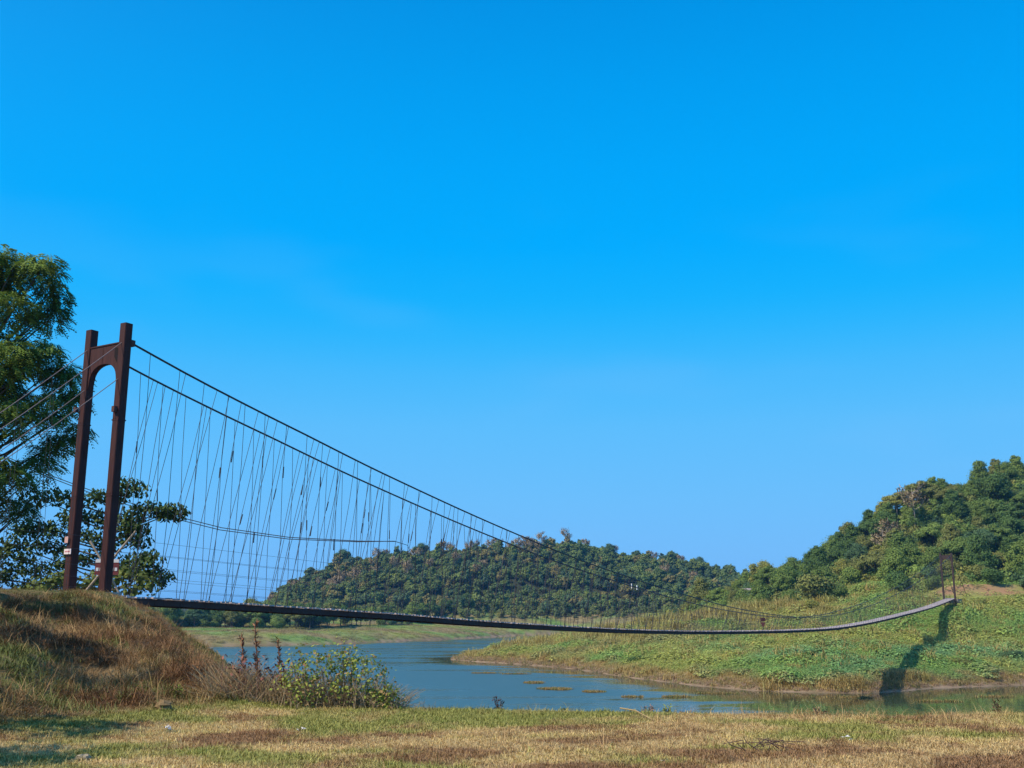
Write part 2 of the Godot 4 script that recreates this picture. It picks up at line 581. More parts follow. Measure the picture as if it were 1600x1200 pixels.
func build_woods() -> void:
	rng.seed = 41
	var tints := [Color(0.11, 0.185, 0.05), Color(0.17, 0.245, 0.058), Color(0.225, 0.24, 0.068), Color(0.31, 0.31, 0.075), Color(0.105, 0.18, 0.078), Color(0.215, 0.295, 0.068)]
	for t in tints:
		greens.append(mat_of(t, 0.8, true, null, 1, 0.35))
	bark = mat_of(Color(0.13, 0.10, 0.08), 0.95)
	pale_bark = mat_of(Color(0.42, 0.34, 0.27), 0.95)
	twig_mat = mat_of(Color(0.42, 0.33, 0.20), 0.95, true)
	for k in 8:
		var kind: int = [0, 1, 2, 3, 0, 2, 1, 3][k]
		var h: float = [9.0, 11.5, 9.5, 6.0, 10.0, 8.5, 10.5, 5.0][k]
		var r: float = [4.2, 3.6, 5.0, 3.4, 4.6, 4.6, 3.4, 3.2][k]
		crowns.append([crown(tree_lobes(kind, r, h), 350.0, 0.36, 0.6 if kind == 2 else 0.8, 0.38, 0.48), trunk_mesh(h, 0.24, 4), r])
	for k in 3:
		bares.append(bare_meshes(9.0 + k))
	# right hillside, each tree a thing
	var spots := PackedVector2Array()
	var tries := 0
	while tries < 9000 and spots.size() < 298:
		tries += 1
		var d := rr(224, 322)
		var x := rr(48, 0.51 * d + 4)
		if not Geometry2D.is_point_in_polygon(Vector2(x, d), wood_right): continue
		var ok := true
		for s in spots:
			if s.distance_squared_to(Vector2(x, d)) < 20.0 + (d - 226) * 0.14:
				ok = false
				break
		if ok: spots.push_back(Vector2(x, d))
	for s in spots:
		var h := hgt(s.x, s.y)
		var foot := d_to_foot(s)
		var v := rng.randi() % 8
		if foot < 9.0 and rng.randf() < 0.7: v = [3, 7, 0][rng.randi() % 3]
		var q := rng.randf() + 0.5 * n2.get_noise_2d(s.x * 3, s.y * 3)
		var tint: int = 1 if q < 0.3 else 2 if q < 0.5 else 0 if q < 0.66 else 5 if q < 0.82 else 4 if q < 0.92 else 3
		var sc := rr(0.66, 1.1) * lerpf(0.82, 1.0, smoothstep(58, 92, s.x))
		var row := "foot" if foot < 9.0 else "lower slope" if h < 24.0 else "middle slope" if h < 36.0 else "upper slope"
		var px := s.x / s.y
		var where := "above the hut's saddle" if px < 0.27 else "left of the clearing" if px < 0.31 else "behind the bright clearing" if px < 0.36 else "left of far tower" if px < 0.39 else "behind far tower" if px < 0.43 else "right of far tower" if px < 0.465 else "near the right border"
		var shape: String = ["round", "tall", "flat-topped", "low bushy", "wide round", "flat-topped", "tall", "low bushy"][v]
		place_tree("broadleaf_tree", v, tint, P(s.x, h - 0.3, s.y), sc, "%s %s %s tree on right hill's %s, %s" % ["small" if sc < 0.75 else "large" if sc > 0.95 else "middling", shape, TONE[tint], row, where], "trees covering the right hillside")
	for b in [[Vector2(112, 292), 1.15, "leafless grey tree standing alone over the right hill's outline"], [Vector2(100, 284), 0.9, "sparse reddish-brown tree rising on the left shoulder of right hill"], [Vector2(103, 288), 1.0, "pale bare tree, taller of two, on left shoulder of right hill"], [Vector2(106, 242), 0.75, "thin pale-trunked tree over the orange earth cut, right of far tower"]]:
		place_bare(rng.randi() % 3, P(b[0].x, hgt(b[0].x, b[0].y), b[0].y), b[1] * 1.1, b[2], "")
	var ug: Array[Transform3D] = []
	var uc := PackedColorArray()
	for k in 5200:
		var d := rr(222, 345)
		var x := rr(46, 0.53 * d + 6)
		if not Geometry2D.is_point_in_polygon(Vector2(x, d), wood_right): continue
		var s := rr(0.4, 0.95)
		ug.append(Transform3D(Basis(Vector3.UP, rr(0, TAU)).scaled(Vector3(s, s * rr(0.7, 1.2), s)), P(x, hgt(x, d) - 0.5, d)))
		var c: Color = tints[rng.randi() % 6]
		uc.append(c * rr(0.8, 1.1))
	tag(scatter("undergrowth", crown(tree_lobes(3, 3.2, 4.6), 60.0, 0.6, 0.85, 0.6, 0.35), mat_of(Color(1, 1, 1), 0.85, true, null, 1, 0.3), ug, uc), "green undergrowth filling in between the right hill's trees", "undergrowth", "", "stuff")
	# low woods of the saddle and far shore
	var k2 := 0
	tries = 0
	var put := PackedVector2Array()
	while tries < 4000 and put.size() < 110:
		tries += 1
		var x := rr(-190, 72)
		var d := rr(395, 548) if x < 30 else rr(300, 545)
		if x < 30 and d > 430 + maxf(0, x + 60) * 1.3 + rr(0, 30): continue
		if x >= 30 and (x < 0.185 * d or x > 0.27 * d): continue
		if bil(gd, x, d) < 34.0: continue
		if absf(x) > 0.53 * d: continue
		var ok := true
		for s in put:
			if s.distance_squared_to(Vector2(x, d)) < 42.0:
				ok = false
				break
		if ok: put.push_back(Vector2(x, d))
	for k in 50:
		var q := Vector2(-165 + k * 2.9 + rr(-1.5, 1.5), 402 + rr(0, 26))
		while bil(gd, q.x, q.y) < 42.0:
			q.y += 4.0
		put.push_back(q)
	for s in put:
		var v: int = [3, 7, 0, 4, 2][rng.randi() % 5]
		var tint: int = [0, 1, 2, 1, 4, 5][rng.randi() % 6]
		var shape: String = ["round", "tall", "flat-topped", "low bushy", "wide round", "flat-topped", "tall", "low bushy"][v]
		var scl := rr(0.7, 1.05) if s.x > -20 or s.y > 430 else rr(0.7, 1.1)
		var side := s.x / s.y
		var where := "on far shore beside the mound's outline" if side < -0.33 else "on far shore behind the dried stalks" if side < -0.26 else "on far shore left of the vine bush" if side < -0.2 else "on far shore above the vine bush" if side < -0.13 else "on far shore at the open water's bend" if side < -0.06 else "on far shore before the central hill" if s.x < 30 else "in the saddle below the hut" if s.y < 340 else "in the saddle behind the hut"
		place_tree("shore_tree", v, tint, P(s.x, hgt(s.x, s.y) - 0.3, s.y), scl, "%s %s %s tree %s" % ["small" if scl < 0.78 else "large" if scl > 0.92 else "middling", shape, TONE[tint], where], "low trees along the far shore and saddle")
	# the central hill: a far wood that reads as one mass
	var wood := base("forest")
	tag(wood, "dense green forest covering the far central hill", "forest", "", "stuff")
	for v in 6:
		var m := crown(tree_lobes([0, 2, 0, 1, 3, 2][v], [4.0, 4.6, 3.4, 3.2, 4.0, 3.8][v], [9.0, 8.5, 8.0, 11.0, 6.5, 10.0][v]), 60.0, 0.85, 0.8, 0.6, 0.4)
		var tr: Array[Transform3D] = []
		var cols := PackedColorArray()
		for j in 46:
			for i in 84:
				if (i * 7 + j * 3 + (i * j) % 11) % 6 != v: continue
				var x := -208 + i * 5.2 + rr(-2.4, 2.4)
				var d := 520 + j * 4.2 + rr(-2, 2)
				if x > 45 and x > 0.262 * d + 40: continue
				var h := hgt(x, d)
				if h < (12.0 if x < -125 else 7.5): continue
				var s := (0.42 + 0.62 * pow(rng.randf(), 1.4)) * (0.55 if d < 545 else 1.0)
				tr.append(Transform3D(Basis(Vector3.UP, rr(0, TAU)).scaled(Vector3(s, s * rr(0.85, 1.2), s)), P(x, h - 0.8, d)))
				var q := rng.randf() + 0.5 * n2.get_noise_2d(x * 2.4, d * 2.4)
				var c := Color(0.105, 0.165, 0.055)
				if q > 0.35: c = Color(0.145, 0.205, 0.06)
				if q > 0.65: c = Color(0.085, 0.145, 0.07)
				if q > 0.85: c = Color(0.21, 0.205, 0.075)
				if d < 548: c = c.lerp(Color(0.17, 0.22, 0.07), 0.6)
				cols.append(Color(c.r * 1.4, c.g * 1.25, c.b * 1.15) * rr(0.85, 1.15))
		scatter("trees", m, mat_of(Color(1, 1, 1), 0.85, true, null, 1, 0.3), tr, cols, wood)
	for i in 50:
		var x := rr(-150, 25) if i < 43 else rr(25, 110)
		var d := rr(600, 678)
		if i >= 47 or i % 8 == 0: d = rr(668, 680)
		var tall := rr(0.95, 1.35)
		var xs := ["far left end", "left end", "left flank", "left shoulder", "long left ridge", "left of the middle", "middle", "right of the middle", "near the summit's left", "under the summit", "right of the summit", "right shoulder", "right end"]
		var lbl := "%s pale leafless tree %s, central hill's %s" % ["short" if tall < 1.07 else "tall" if tall > 1.22 else "middle-sized", "on the outline" if d > 668 else "just under the outline" if d > 652 else "high on the slope" if d > 636 else "halfway up" if d > 618 else "low on the slope", xs[clampi(int((x + 150) / 20.0), 0, 12)]]
		place_bare(rng.randi() % 3, P(x, hgt(x, d) + 0.5, d), tall, lbl, "pale leafless trees scattered over the central hill")
	# emergent crowns on the hill's outline
	var em := [[-108.0, "dark round treetop standing up from the left end of central hill's outline"], [-58.0, "dark treetop above the left half of central hill's outline"], [62.0, "larger dark treetop on the falling right outline of central hill"], [80.0, "domed dark treetop alone on central hill's right outline"], [102.0, "small dark treetop right of the domed one on central hill"], [120.0, "dark twin-topped tree on the far right of central hill's outline"], [137.0, "last dark treetop before the saddle on central hill's outline"]]
	for e in em:
		place_tree("skyline_tree", rng.randi() % 2 * 4, 4, P(e[0], hgt(e[0], 676) + 0.5, 676), rr(1.0, 1.35), e[1], "")

func d_to_foot(s: Vector2) -> float:
	var best := 1e9
	for k in range(1, 10):
		var a := wood_right[k]
		var e := wood_right[k + 1] - a
		var u := clampf((s - a).dot(e) / e.length_squared(), 0, 1)
		best = minf(best, s.distance_to(a + e * u))
	return best

func build_far_cover() -> void:
	rng.seed = 77
	var m := [weed(60, 0.75, 0.42, 0.17), weed(64, 0.8, 0.62, 0.19), tuft(26, 0.7, 0.05, 0.5, 0.8)]
	var tr := [[], [], []]
	var cl := [PackedColorArray(), PackedColorArray(), PackedColorArray()]
	var t0: Array[Transform3D] = []
	var t1: Array[Transform3D] = []
	var t2: Array[Transform3D] = []
	for k in 105000:
		var d := 136.0 + 160.0 * pow(rng.randf(), 1.25)
		var x := rr(-14, 0.53 * d)
		var sd := bil(gd, x, d)
		if sd < rr(-0.3, 1.2): continue
		var p2 := Vector2(x, d)
		if Geometry2D.is_point_in_polygon(p2, wood_right): continue
		var c := far_green(x, d)
		var spot := n1.get_noise_2d(x * 22.0 + 5.0, d * 17.0)
		if spot > 0.38 and rng.randf() < 0.6: continue
		if rng.randf() < 0.06 + 0.25 * smoothstep(0.2, 0.4, spot): c = Color(0.33, 0.25, 0.11)
		var dry := c.r > c.g * 1.1
		var cutd := absf(d - 227.0)
		if x > 88 and cutd < 5.0 and rng.randf() < 0.9: continue
		var s := rr(0.55, 1.25) * (1.0 + (d - 136) * 0.003) * (1.0 + 1.1 * smoothstep(0.05, 0.4, n1.get_noise_2d(x * 16.0, d * 10.0)))
		var pos := P(x, hgt(x, d) - 0.05, d)
		var b := Basis(Vector3.UP, rr(0, TAU)).scaled(Vector3(s, s * rr(0.7, 1.3), s))
		var g := rr(0.92, 1.4)
		c = Color(c.r * g * rr(0.9, 1.15), c.g * g, c.b * g)
		if dry:
			if sd < 8.0: b = b.scaled(Vector3(0.7, 0.6, 0.7))
			t2.append(Transform3D(b, pos))
			cl[2].append(Color(c.r * 1.3, c.g * 1.35, c.b * 1.1).lerp(Color(0.27, 0.27, 0.08), rr(0, 0.5)))
		elif rng.randf() < 0.5:
			t0.append(Transform3D(b, pos))
			cl[0].append(c)
		else:
			t1.append(Transform3D(b, pos))
			cl[1].append(c)
	for k in 9000:    # withered fringe along the water
		var f := rng.randi_range(10, 29)
		var a := shore[f].lerp(shore[f + 1], rng.randf()) + Vector2(rr(-1, 1), rr(-0.5, 3.2))
		var sd := bil(gd, a.x, a.y)
		if sd < -0.4 or a.x > 0.55 * a.y: continue
		var g := rr(0.7, 1.3)
		var s := rr(0.3, 0.75)
		t2.append(Transform3D(Basis(Vector3.UP, rr(0, TAU)).scaled(Vector3(s * 1.3, s * rr(0.5, 1.0), s * 1.3)), P(a.x, hgt(a.x, a.y) - 0.04, a.y)))
		cl[2].append(Color(0.45 * g, 0.325 * g, 0.215 * g) if rng.randf() < 0.75 else Color(0.24 * g, 0.25 * g, 0.08 * g))
	for k in 24000:   # far shore
		var d := rr(336, 560)
		var x := rr(-0.4 * d, 0.26 * d)
		if x > 30 and d < 440: continue
		var sd := bil(gd, x, d)
		if sd < 1.5 or sd > 90: continue
		var c := far_green(x, d) * rr(0.8, 1.2)
		var s := rr(0.8, 1.8)
		t1.append(Transform3D(Basis(Vector3.UP, rr(0, TAU)).scaled(Vector3(s, s * 0.7, s)), P(x, hgt(x, d) - 0.05, d)))
		cl[1].append(c)
	var wm := mat_of(Color(1, 1, 1), 0.85, true, null, 1, 0.35)
	tag(scatter("bank_weeds", m[0], wm, t0, cl[0]), "low green weeds covering the bank below the bridge", "weeds", "", "stuff")
	tag(scatter("tall_weeds", m[1], wm, t1, cl[1]), "taller feathery weeds mixed through the far banks", "weeds", "", "stuff")
	tag(scatter("dry_grass", m[2], wm, t2, cl[2]), "dry brown grass standing on the plateau behind the deck", "grass", "", "stuff")
	# shrubs that stand out
	var sh := [[43.1, 158, 0.5, 0, "dark green shrub at the lower edge of bank, right of the deck's shadow"], [21.1, 183, 0.5, 0, "dark shrub on the peninsula's mid slope under the deck"], [66.0, 158, 0.5, 2, "brownish shrub on the right bank near the waterline"], [76.6, 166, 0.6, 4, "bluish green shrub on the right bank near the picture's border"],
		[86.6, 238, 0.95, 0, "dark conical shrub in the bright clearing left of far tower"], [67.5, 235, 1.35, 2, "big olive shrub with sprawling twigs in front of the saddle trees"], [74.6, 244, 0.8, 1, "green shrub between the olive shrub and the bright clearing"], [91.9, 232, 0.6, 1, "small green shrub against the orange earth left of far tower"], [103.4, 228, 0.75, 0, "dark shrub before the orange earth right of the far tower"], [111.0, 226, 1.0, 4, "broad dark shrub beside the orange earth on the right"], [61.0, 278, 0.9, 1, "green shrub hiding the lower half of the hut"], [63.2, 279, 0.75, 0, "dark shrub at the hut's right corner"], [57.4, 246, 0.6, 1, "light shrub on the plateau behind the hanging board"], [50.7, 262, 0.7, 5, "yellow green shrub on the plateau below the hut"], [63.2, 224, 0.5, 3, "yellowish shrub on the plateau behind the rising deck"]]
	for s in sh:
		var o := base("shrub", P(s[0], hgt(s[0], s[1]) - 0.2, s[1]), rr(0, TAU))
		o.scale = Vector3(s[2], s[2] * (1.0 if s[1] > 205 else 0.45), s[2])
		part("foliage", crowns[7 if rng.randf() < 0.5 else 3][0], greens[s[3]], o)
		tag(o, s[4], "shrub", "shrubs on the far bank")
	# floating mats of grass
	var mats := [[-4.5, 182.5, 5.0, 0.9, "left-most thin mat of floating grass, near the peninsula tip"], [0.5, 180, 4.5, 0.8, "second thin floating mat, right of the left-most one"], [3.2, 157, 2.6, 2.6, "rounded tan floating mat in mid water"], [6.0, 144, 4.2, 2.6, "widest tan floating mat in mid water"], [10.4, 139, 2.4, 1.8, "small tan floating mat right of the widest one"], [14.5, 130.5, 2.6, 0.9, "narrow floating mat close to the near grass edge"], [19.5, 131, 3.4, 1.0, "narrow pale floating mat between near edge and bank"], [25.8, 136, 4.5, 0.8, "thin line of floating grass below the low deck"], [41, 129.5, 4.0, 0.8, "floating grass in the green water right of centre"], [48.5, 124, 4.5, 0.9, "floating grass close to the near field on the right"], [58.5, 131, 4.0, 0.9, "right-most floating grass patch by the near field"]]
	var fm := tuft(14, 0.34, 0.07, 0.35, 0.9)
	for q in mats:
		var o := base("floating_mat", P(q[0], 0.0, q[1]))
		var bed := MB.new()
		var tr2: Array[Transform3D] = []
		var c2 := PackedColorArray()
		for k in int(q[2] * q[3] * 22):
			var a := rr(0, TAU)
			var r := sqrt(rng.randf())
			var rim := 0.7 + 0.5 * n1.get_noise_2d(cos(a) * 60 + q[0] * 9, sin(a) * 60)
			tr2.append(Transform3D(Basis(Vector3.UP, rr(0, TAU)).scaled(Vector3.ONE * rr(0.6, 1.1)), Vector3(cos(a) * r * q[2] * rim * 0.75, -0.03, sin(a) * r * q[3] * rim)))
			var g := rr(0.75, 1.2)
			c2.append(Color(0.40 * g, 0.29 * g, 0.11 * g) if rng.randf() < 0.75 else Color(0.2 * g, 0.24 * g, 0.07 * g))
		scatter("grass", fm, wm, tr2, c2, o)
		tag(o, q[4], "floating plants", "mats of grass floating on the water")

func build_near_cover() -> void:
	rng.seed = 5
	var gm := mat_of(Color(1, 1, 1), 0.85, true, null, 1, 0.25)
	var short := tuft(12, 0.07, 0.008, 0.06, 0.9)
	var straw := tuft(12, 0.09, 0.007, 0.08, 1.6)
	var longg := tuft(16, 0.34, 0.014, 0.16, 1.25)
	var lying := tuft(18, 0.6, 0.013, 0.28, 1.9)
	var green := tuft(14, 0.26, 0.02, 0.14, 0.9)
	var t: Array = [[], [], [], [], []]
	var ta: Array[Transform3D] = []
	var tb: Array[Transform3D] = []
	var tc: Array[Transform3D] = []
	var td: Array[Transform3D] = []
	var te: Array[Transform3D] = []
	var ca := PackedColorArray()
	var cb := PackedColorArray()
	var cc := PackedColorArray()
	var cd := PackedColorArray()
	var ce := PackedColorArray()
	for k in 130000:     # field
		var d := rr(9.5, 21.5)
		var x := rr(-12.0, 12.0)
		if absf(x) > d * 0.54 + 1.0 or mound_u(x, d) > 0.16: continue
		if edge_dist(x, d) > 1.2: continue
		var v := near_dry(x, d)
		var c := near_col(x, d)
		var g := rr(0.8, 1.35)
		var s := rr(0.6, 1.3)
		var b := Basis(Vector3.UP, rr(0, TAU)).scaled(Vector3(s, s * rr(0.6, 1.3), s))
		var p := P(x, hgt(x, d) - 0.01, d)
		if rng.randf() < v:
			tb.append(Transform3D(b, p))
			cb.append(Color(c.r * g * 1.1, c.g * g * 1.08, c.b * g))
		else:
			ta.append(Transform3D(b, p))
			ca.append(Color(c.r * g * 1.15, c.g * g * 1.18, c.b * g))
	for k in 130000:      # embankment and the rough edge of the field
		var d := rr(12, 52)
		var x := rr(-30, 12)
		if absf(x) > d * 0.54 + 2.5: continue
		var u := mound_u(x, d)
		var ed := edge_dist(x, d)
		if ed > 13.0 or ed < -1.2 and u < 0.05 + rr(0, 0.08): continue
		if d > 46 and x > -10: continue
		if u < 0.05 and rng.randf() < 0.6: continue
		var v := near_dry(x, d)
		var c := near_col(x, d)
		var g := rr(0.75, 1.3)
		var s := rr(0.42, 1.0) * (0.55 if u < 0.05 else lerpf(1.0, 0.42, smoothstep(0.65, 0.92, u)))
		var tilt := Basis(Vector3(rr(-1, 1), 0, rr(-1, 1)).normalized(), rr(0, 0.5))
		var b := (tilt * Basis(Vector3.UP, rr(0, TAU))).scaled(Vector3(s, s * rr(0.6, 1.2), s))
		var p := P(x, hgt(x, d) - 0.02, d)
		if rng.randf() > v * 1.15:
			te.append(Transform3D(b, p))
			ce.append(Color(0.13 * g, 0.17 * g, 0.045 * g).lerp(c * g, 0.25))
		elif rng.randf() < 0.5:
			tc.append(Transform3D(b, p))
			cc.append(Color(c.r * g, c.g * g * 0.95, c.b * g * 0.9))
		else:
			td.append(Transform3D(b, p))
			cd.append(Color(c.r * g * 1.1, c.g * g, c.b * g * 0.9))
	for k in 3600:       # taller tufts here and there on the field
		var d := rr(10.5, 20.5)
		var x := rr(-11, 11)
		if absf(x) > d * 0.54 + 1.0 or mound_u(x, d) > 0.1 or edge_dist(x, d) > 0.8: continue
		if n1.get_noise_2d(x * 40.0 + 11.0, d * 50.0) < 0.08: continue
		var c := near_col(x, d)
		var g := rr(0.7, 1.2)
		var s := rr(0.22, 0.5)
		var b := Basis(Vector3.UP, rr(0, TAU)).scaled(Vector3(s, s * rr(0.7, 1.2), s))
		var p := P(x, hgt(x, d) - 0.01, d)
		if rng.randf() > near_dry(x, d):
			te.append(Transform3D(b, p))
			ce.append(Color(c.r * g * 0.8, c.g * g * 1.05, c.b * g * 0.7))
		else:
			td.append(Transform3D(b, p))
			cd.append(Color(c.r * g * 0.85, c.g * g * 0.75, c.b * g * 0.7))
	tag(scatter("short_grass", short, gm, ta, ca), "short green grass of the near field", "grass", "", "stuff")
	tag(scatter("dead_grass", straw, gm, tb, cb), "flattened straw-coloured grass of the near field", "grass", "", "stuff")
	tag(scatter("long_dry_grass", longg, gm, tc, cc), "long dry grass over the embankment", "grass", "", "stuff")
	tag(scatter("fallen_straw", lying, gm, td, cd), "brown straw lying over the embankment's flank", "grass", "", "stuff")
	tag(scatter("green_grass", green, gm, te, ce), "green grass tufts on the embankment", "grass", "", "stuff")

func spray_tree() -> void:
	rng.seed = 9
	var ground_y := hgt(-26.5, 47.5)
	var o := base("feathery_tree", P(-26.5, ground_y - 0.2, 47.5))
	tag(o, "tall tree with drooping feathery foliage behind the near tower", "tree")
	var og := Vector3(-26.5, ground_y - 0.2, -47.5)
	var clumps := [[-22.8, 25.7, 48.0, 1.15], [-24.6, 26.3, 49.0, 1.4], [-25.2, 25.3, 48.0, 1.5], [-23.4, 23.4, 47.0, 1.3], [-22.6, 23.9, 49.0, 1.0], [-21.9, 21.3, 47.0, 1.25], [-22.9, 20.9, 46.0, 1.4], [-21.0, 20.4, 48.0, 1.0], [-21.3, 18.9, 47.0, 1.0], [-22.5, 18.3, 46.0, 1.4], [-21.4, 17.7, 49.0, 0.8], [-22.0, 16.3, 48.0, 1.0], [-22.5, 15.6, 46.0, 1.1], [-23.9, 14.6, 47.0, 1.2], [-23.0, 14.4, 49.0, 0.8], [-26.3, 23.4, 48.0, 1.6], [-26.2, 20.1, 47.0, 1.7], [-24.7, 17.2, 46.0, 1.5], [-29.3, 24.6, 50.0, 1.8], [-29.7, 21.8, 49.0, 1.8], [-30.0, 19.1, 48.0, 1.9], [-28.0, 26.3, 49.0, 1.6], [-20.9, 18.3, 49.5, 0.65], [-24.3, 21.9, 48.5, 1.5], [-24.2, 19.6, 48.5, 1.4], [-27.5, 16.8, 47.5, 1.7], [-22.2, 25.0, 48.5, 0.8], [-20.6, 19.6, 48.5, 0.6], [-31.0, 16.5, 48, 1.6]]
	var mb := MB.new()
	var wood := MB.new()
	var top := Vector3(0.3, 13.0, -0.3)
	wood.tube(PackedVector3Array([Vector3(0, -0.5, 0), Vector3(0.2, 4, 0), Vector3(-0.1, 8.5, -0.2), top]), 0.42, 0.14, 9)
	for k in clumps.size():
		var c0: Array = clumps[k]
		for j in 2:
			var u: Vector3 = rv() * Vector3(1, 0.8, 1) * c0[3]
			u.x = minf(u.x, 0.15)
			clumps.append([c0[0] + u.x, c0[1] + u.y, c0[2] + u.z, c0[3] * rr(0.35, 0.6)])
	for cp in clumps:
		var ce := P(cp[0], cp[1], cp[2]) - og
		var r: float = cp[3]
		var fork := Vector3(0.1, clampf(ce.y - 3.5, 3.0, 12.0), -0.1)
		wood.tube(PackedVector3Array([fork, fork.lerp(ce, 0.5) + Vector3(0, -0.4, 0), ce]), 0.09, 0.02, 5)
		for k in int(155 * r * r):
			var u := rv()
			if u.y < 0 and rng.randf() < 0.45: u.y = -u.y
			var at := ce + u * r * Vector3(1.0, 0.72, 1.0) * (0.35 + 0.7 * sqrt(rng.randf()))
			var d := (Vector3(u.x, 0.1, u.z) * 0.9 + rv() * 0.5 + Vector3.DOWN * 0.45).normalized()
			var nn := (Vector3.UP * 0.7 + u * 0.45 + rv() * 0.3).normalized()
			var sd := d.cross(nn).normalized()
			var g := rr(0.7, 1.3)
			mb.col = Color(g * rr(0.9, 1.2), g, g * 0.9)
			var ln := rr(0.3, 0.55)
			for j in 5:
				var f := (j + 0.6) / 5.0
				var q := at + d * ln * f + Vector3.DOWN * ln * f * f * 0.5
				for s in [-1.0, 1.0]:
					leaf(mb, q, (sd * s + d * 0.55 + Vector3.DOWN * 0.25).normalized(), d, 0.2 * (1.15 - 0.5 * f), 0.1, nn)
	part("trunk", wood.mesh(), bark, o)
	part("foliage", mb.mesh(), mat_of(Color(0.17, 0.25, 0.047), 0.7, true, null, 1, 0.5), o, true)

func broad_tree() -> void:
	rng.seed = 19
	var gy := hgt(-17.6, 46.3)
	var og := P(-17.6, gy, 46.3)
	var o := base("large_leaved_tree", og)
	tag(o, "large-leaved tree with wide level branches right behind the near tower", "tree")
	var pts := [[-17.1, 15.3, 46.0], [-16.6, 15.2, 46.0], [-17.6, 14.8, 46.3], [-18.3, 14.8, 46.0], [-19.5, 14.7, 46.5], [-20.2, 14.9, 46.5], [-21.2, 14.8, 46.5], [-16.6, 14.1, 46.0], [-16.0, 14.3, 46.2], [-15.4, 14.2, 46.3], [-15.1, 14.2, 46.5], [-14.95, 14.15, 46.5], [-16.8, 13.7, 45.8], [-18.5, 14.0, 46.5], [-19.4, 14.0, 46.0], [-16.4, 13.4, 46.0], [-17.2, 13.1, 46.3], [-18.2, 13.1, 46.0], [-19.4, 13.3, 46.5], [-20.2, 13.4, 46.0], [-21.0, 13.5, 46.2], [-21.4, 13.3, 46.0], [-21.8, 12.7, 46.0], [-22.2, 12.3, 46.0], [-20.7, 12.7, 46.0], [-19.8, 12.6, 46.3], [-21.2, 12.1, 46.0], [-21.9, 11.6, 46.2], [-22.4, 11.2, 46.0], [-20.6, 11.6, 46.0], [-19.6, 11.9, 46.0], [-16.4, 12.9, 46.2], [-16.2, 12.1, 46.0], [-15.5, 12.1, 45.5], [-16.2, 11.6, 46.0], [-15.5, 11.5, 45.8], [-15.1, 11.3, 45.6], [-16.9, 11.9, 46.5], [-18.9, 12.2, 46.5], [-17.9, 12.5, 46.5], [-17.8, 13.9, 46.6], [-20.0, 11.0, 46.2], [-21.2, 10.9, 46.2], [-23.2, 12.2, 46.4], [-23.6, 11.4, 46.4]]
	var mb := MB.new()
	var wood := MB.new()
	wood.tube(PackedVector3Array([Vector3(0, -1.0, 0), Vector3(-0.1, 1.4, 0), Vector3(0.05, 3.2, 0), Vector3(0.3, 5.0, 0)]), 0.17, 0.05, 8)
	for q in pts:
		var ce := P(q[0], q[1], q[2]) - og
		var y := clampf(ce.y - absf(ce.x) * 0.25 - 0.3, 0.6, 4.6)
		wood.tube(PackedVector3Array([Vector3(0.02, y, 0), Vector3(ce.x * 0.5, lerpf(y, ce.y, 0.4), ce.z * 0.5), ce]), 0.045, 0.014, 5)
		var tint := rr(0.8, 1.2)
		for k in 150:
			var at := ce + rv() * Vector3(0.58, 0.38, 0.55) * sqrt(rng.randf()) * 1.15
			var a := rr(0, TAU)
			var d := (Vector3(cos(a), 0, sin(a)) * 0.7 + Vector3.DOWN * rr(0.35, 1.1)).normalized()
			var nn := (Vector3.UP + Vector3(cos(a), 0, sin(a)) * 0.8 + rv() * 0.35).normalized()
			nn = (nn - d * nn.dot(d)).normalized()
			var sd := d.cross(nn)
			var g := tint * rr(0.75, 1.3)
			mb.col = Color(g * rr(0.9, 1.15), g, g * 0.9)
			var l := rr(0.17, 0.27)
			var w := l * 0.6
			var m := at + d * l * 0.5
			var fold := nn * -0.03
			mb.tri(at, m + sd * w * 0.5 + fold, at + d * l, nn, (nn + sd * 0.4).normalized(), nn)
			mb.tri(at, at + d * l, m - sd * w * 0.5 + fold, nn, nn, (nn - sd * 0.4).normalized())
	part("trunk", wood.mesh(), bark, o)
	part("foliage", mb.mesh(), mat_of(Color(0.075, 0.12, 0.032), 0.55, true, null, 1, 0.4), o, true)
	# yellow green bushes at the tower's foot
	var bl := [[[-16.4, 11.0, 44.0], [-15.9, 11.25, 44.0], [-15.4, 11.1, 44.0], [-15.0, 10.8, 44.0], [-15.7, 10.6, 44.0], [-16.4, 11.4, 44.5]], [[-18.5, 11.0, 43.0], [-18.9, 10.7, 43.0], [-18.3, 11.1, 43.5], [-19.4, 10.7, 43.2]], [[-17.6, 10.8, 44.0], [-17.3, 11.0, 44.0]]]
	var ll := ["yellow green bush just right of the near tower's right post", "yellow green bush left of the near tower's left post", "small yellow green bush between the near tower's posts"]
	for k in 3:
		var lobes := []
		var first: Array = bl[k][0]
		var ob := base("leafy_bush", P(first[0], hgt(first[0], first[2]), first[2]))
		for q in bl[k]:
			lobes.append([P(q[0], q[1], q[2]) - ob.position, 0.42])
		part("foliage", crown(lobes, 420, 0.2, 0.85, 0.45, 0.35), mat_of(Color(0.17, 0.21, 0.05), 0.7, true, null, 1, 0.4), ob, true)
		var st := MB.new()
		for lb in lobes:
			st.tube(PackedVector3Array([Vector3(rr(-0.1, 0.1), -0.4, 0), lb[0]]), 0.02, 0.01, 4)
		part("stems", st.mesh(), bark, ob)
		tag(ob, ll[k], "bush")

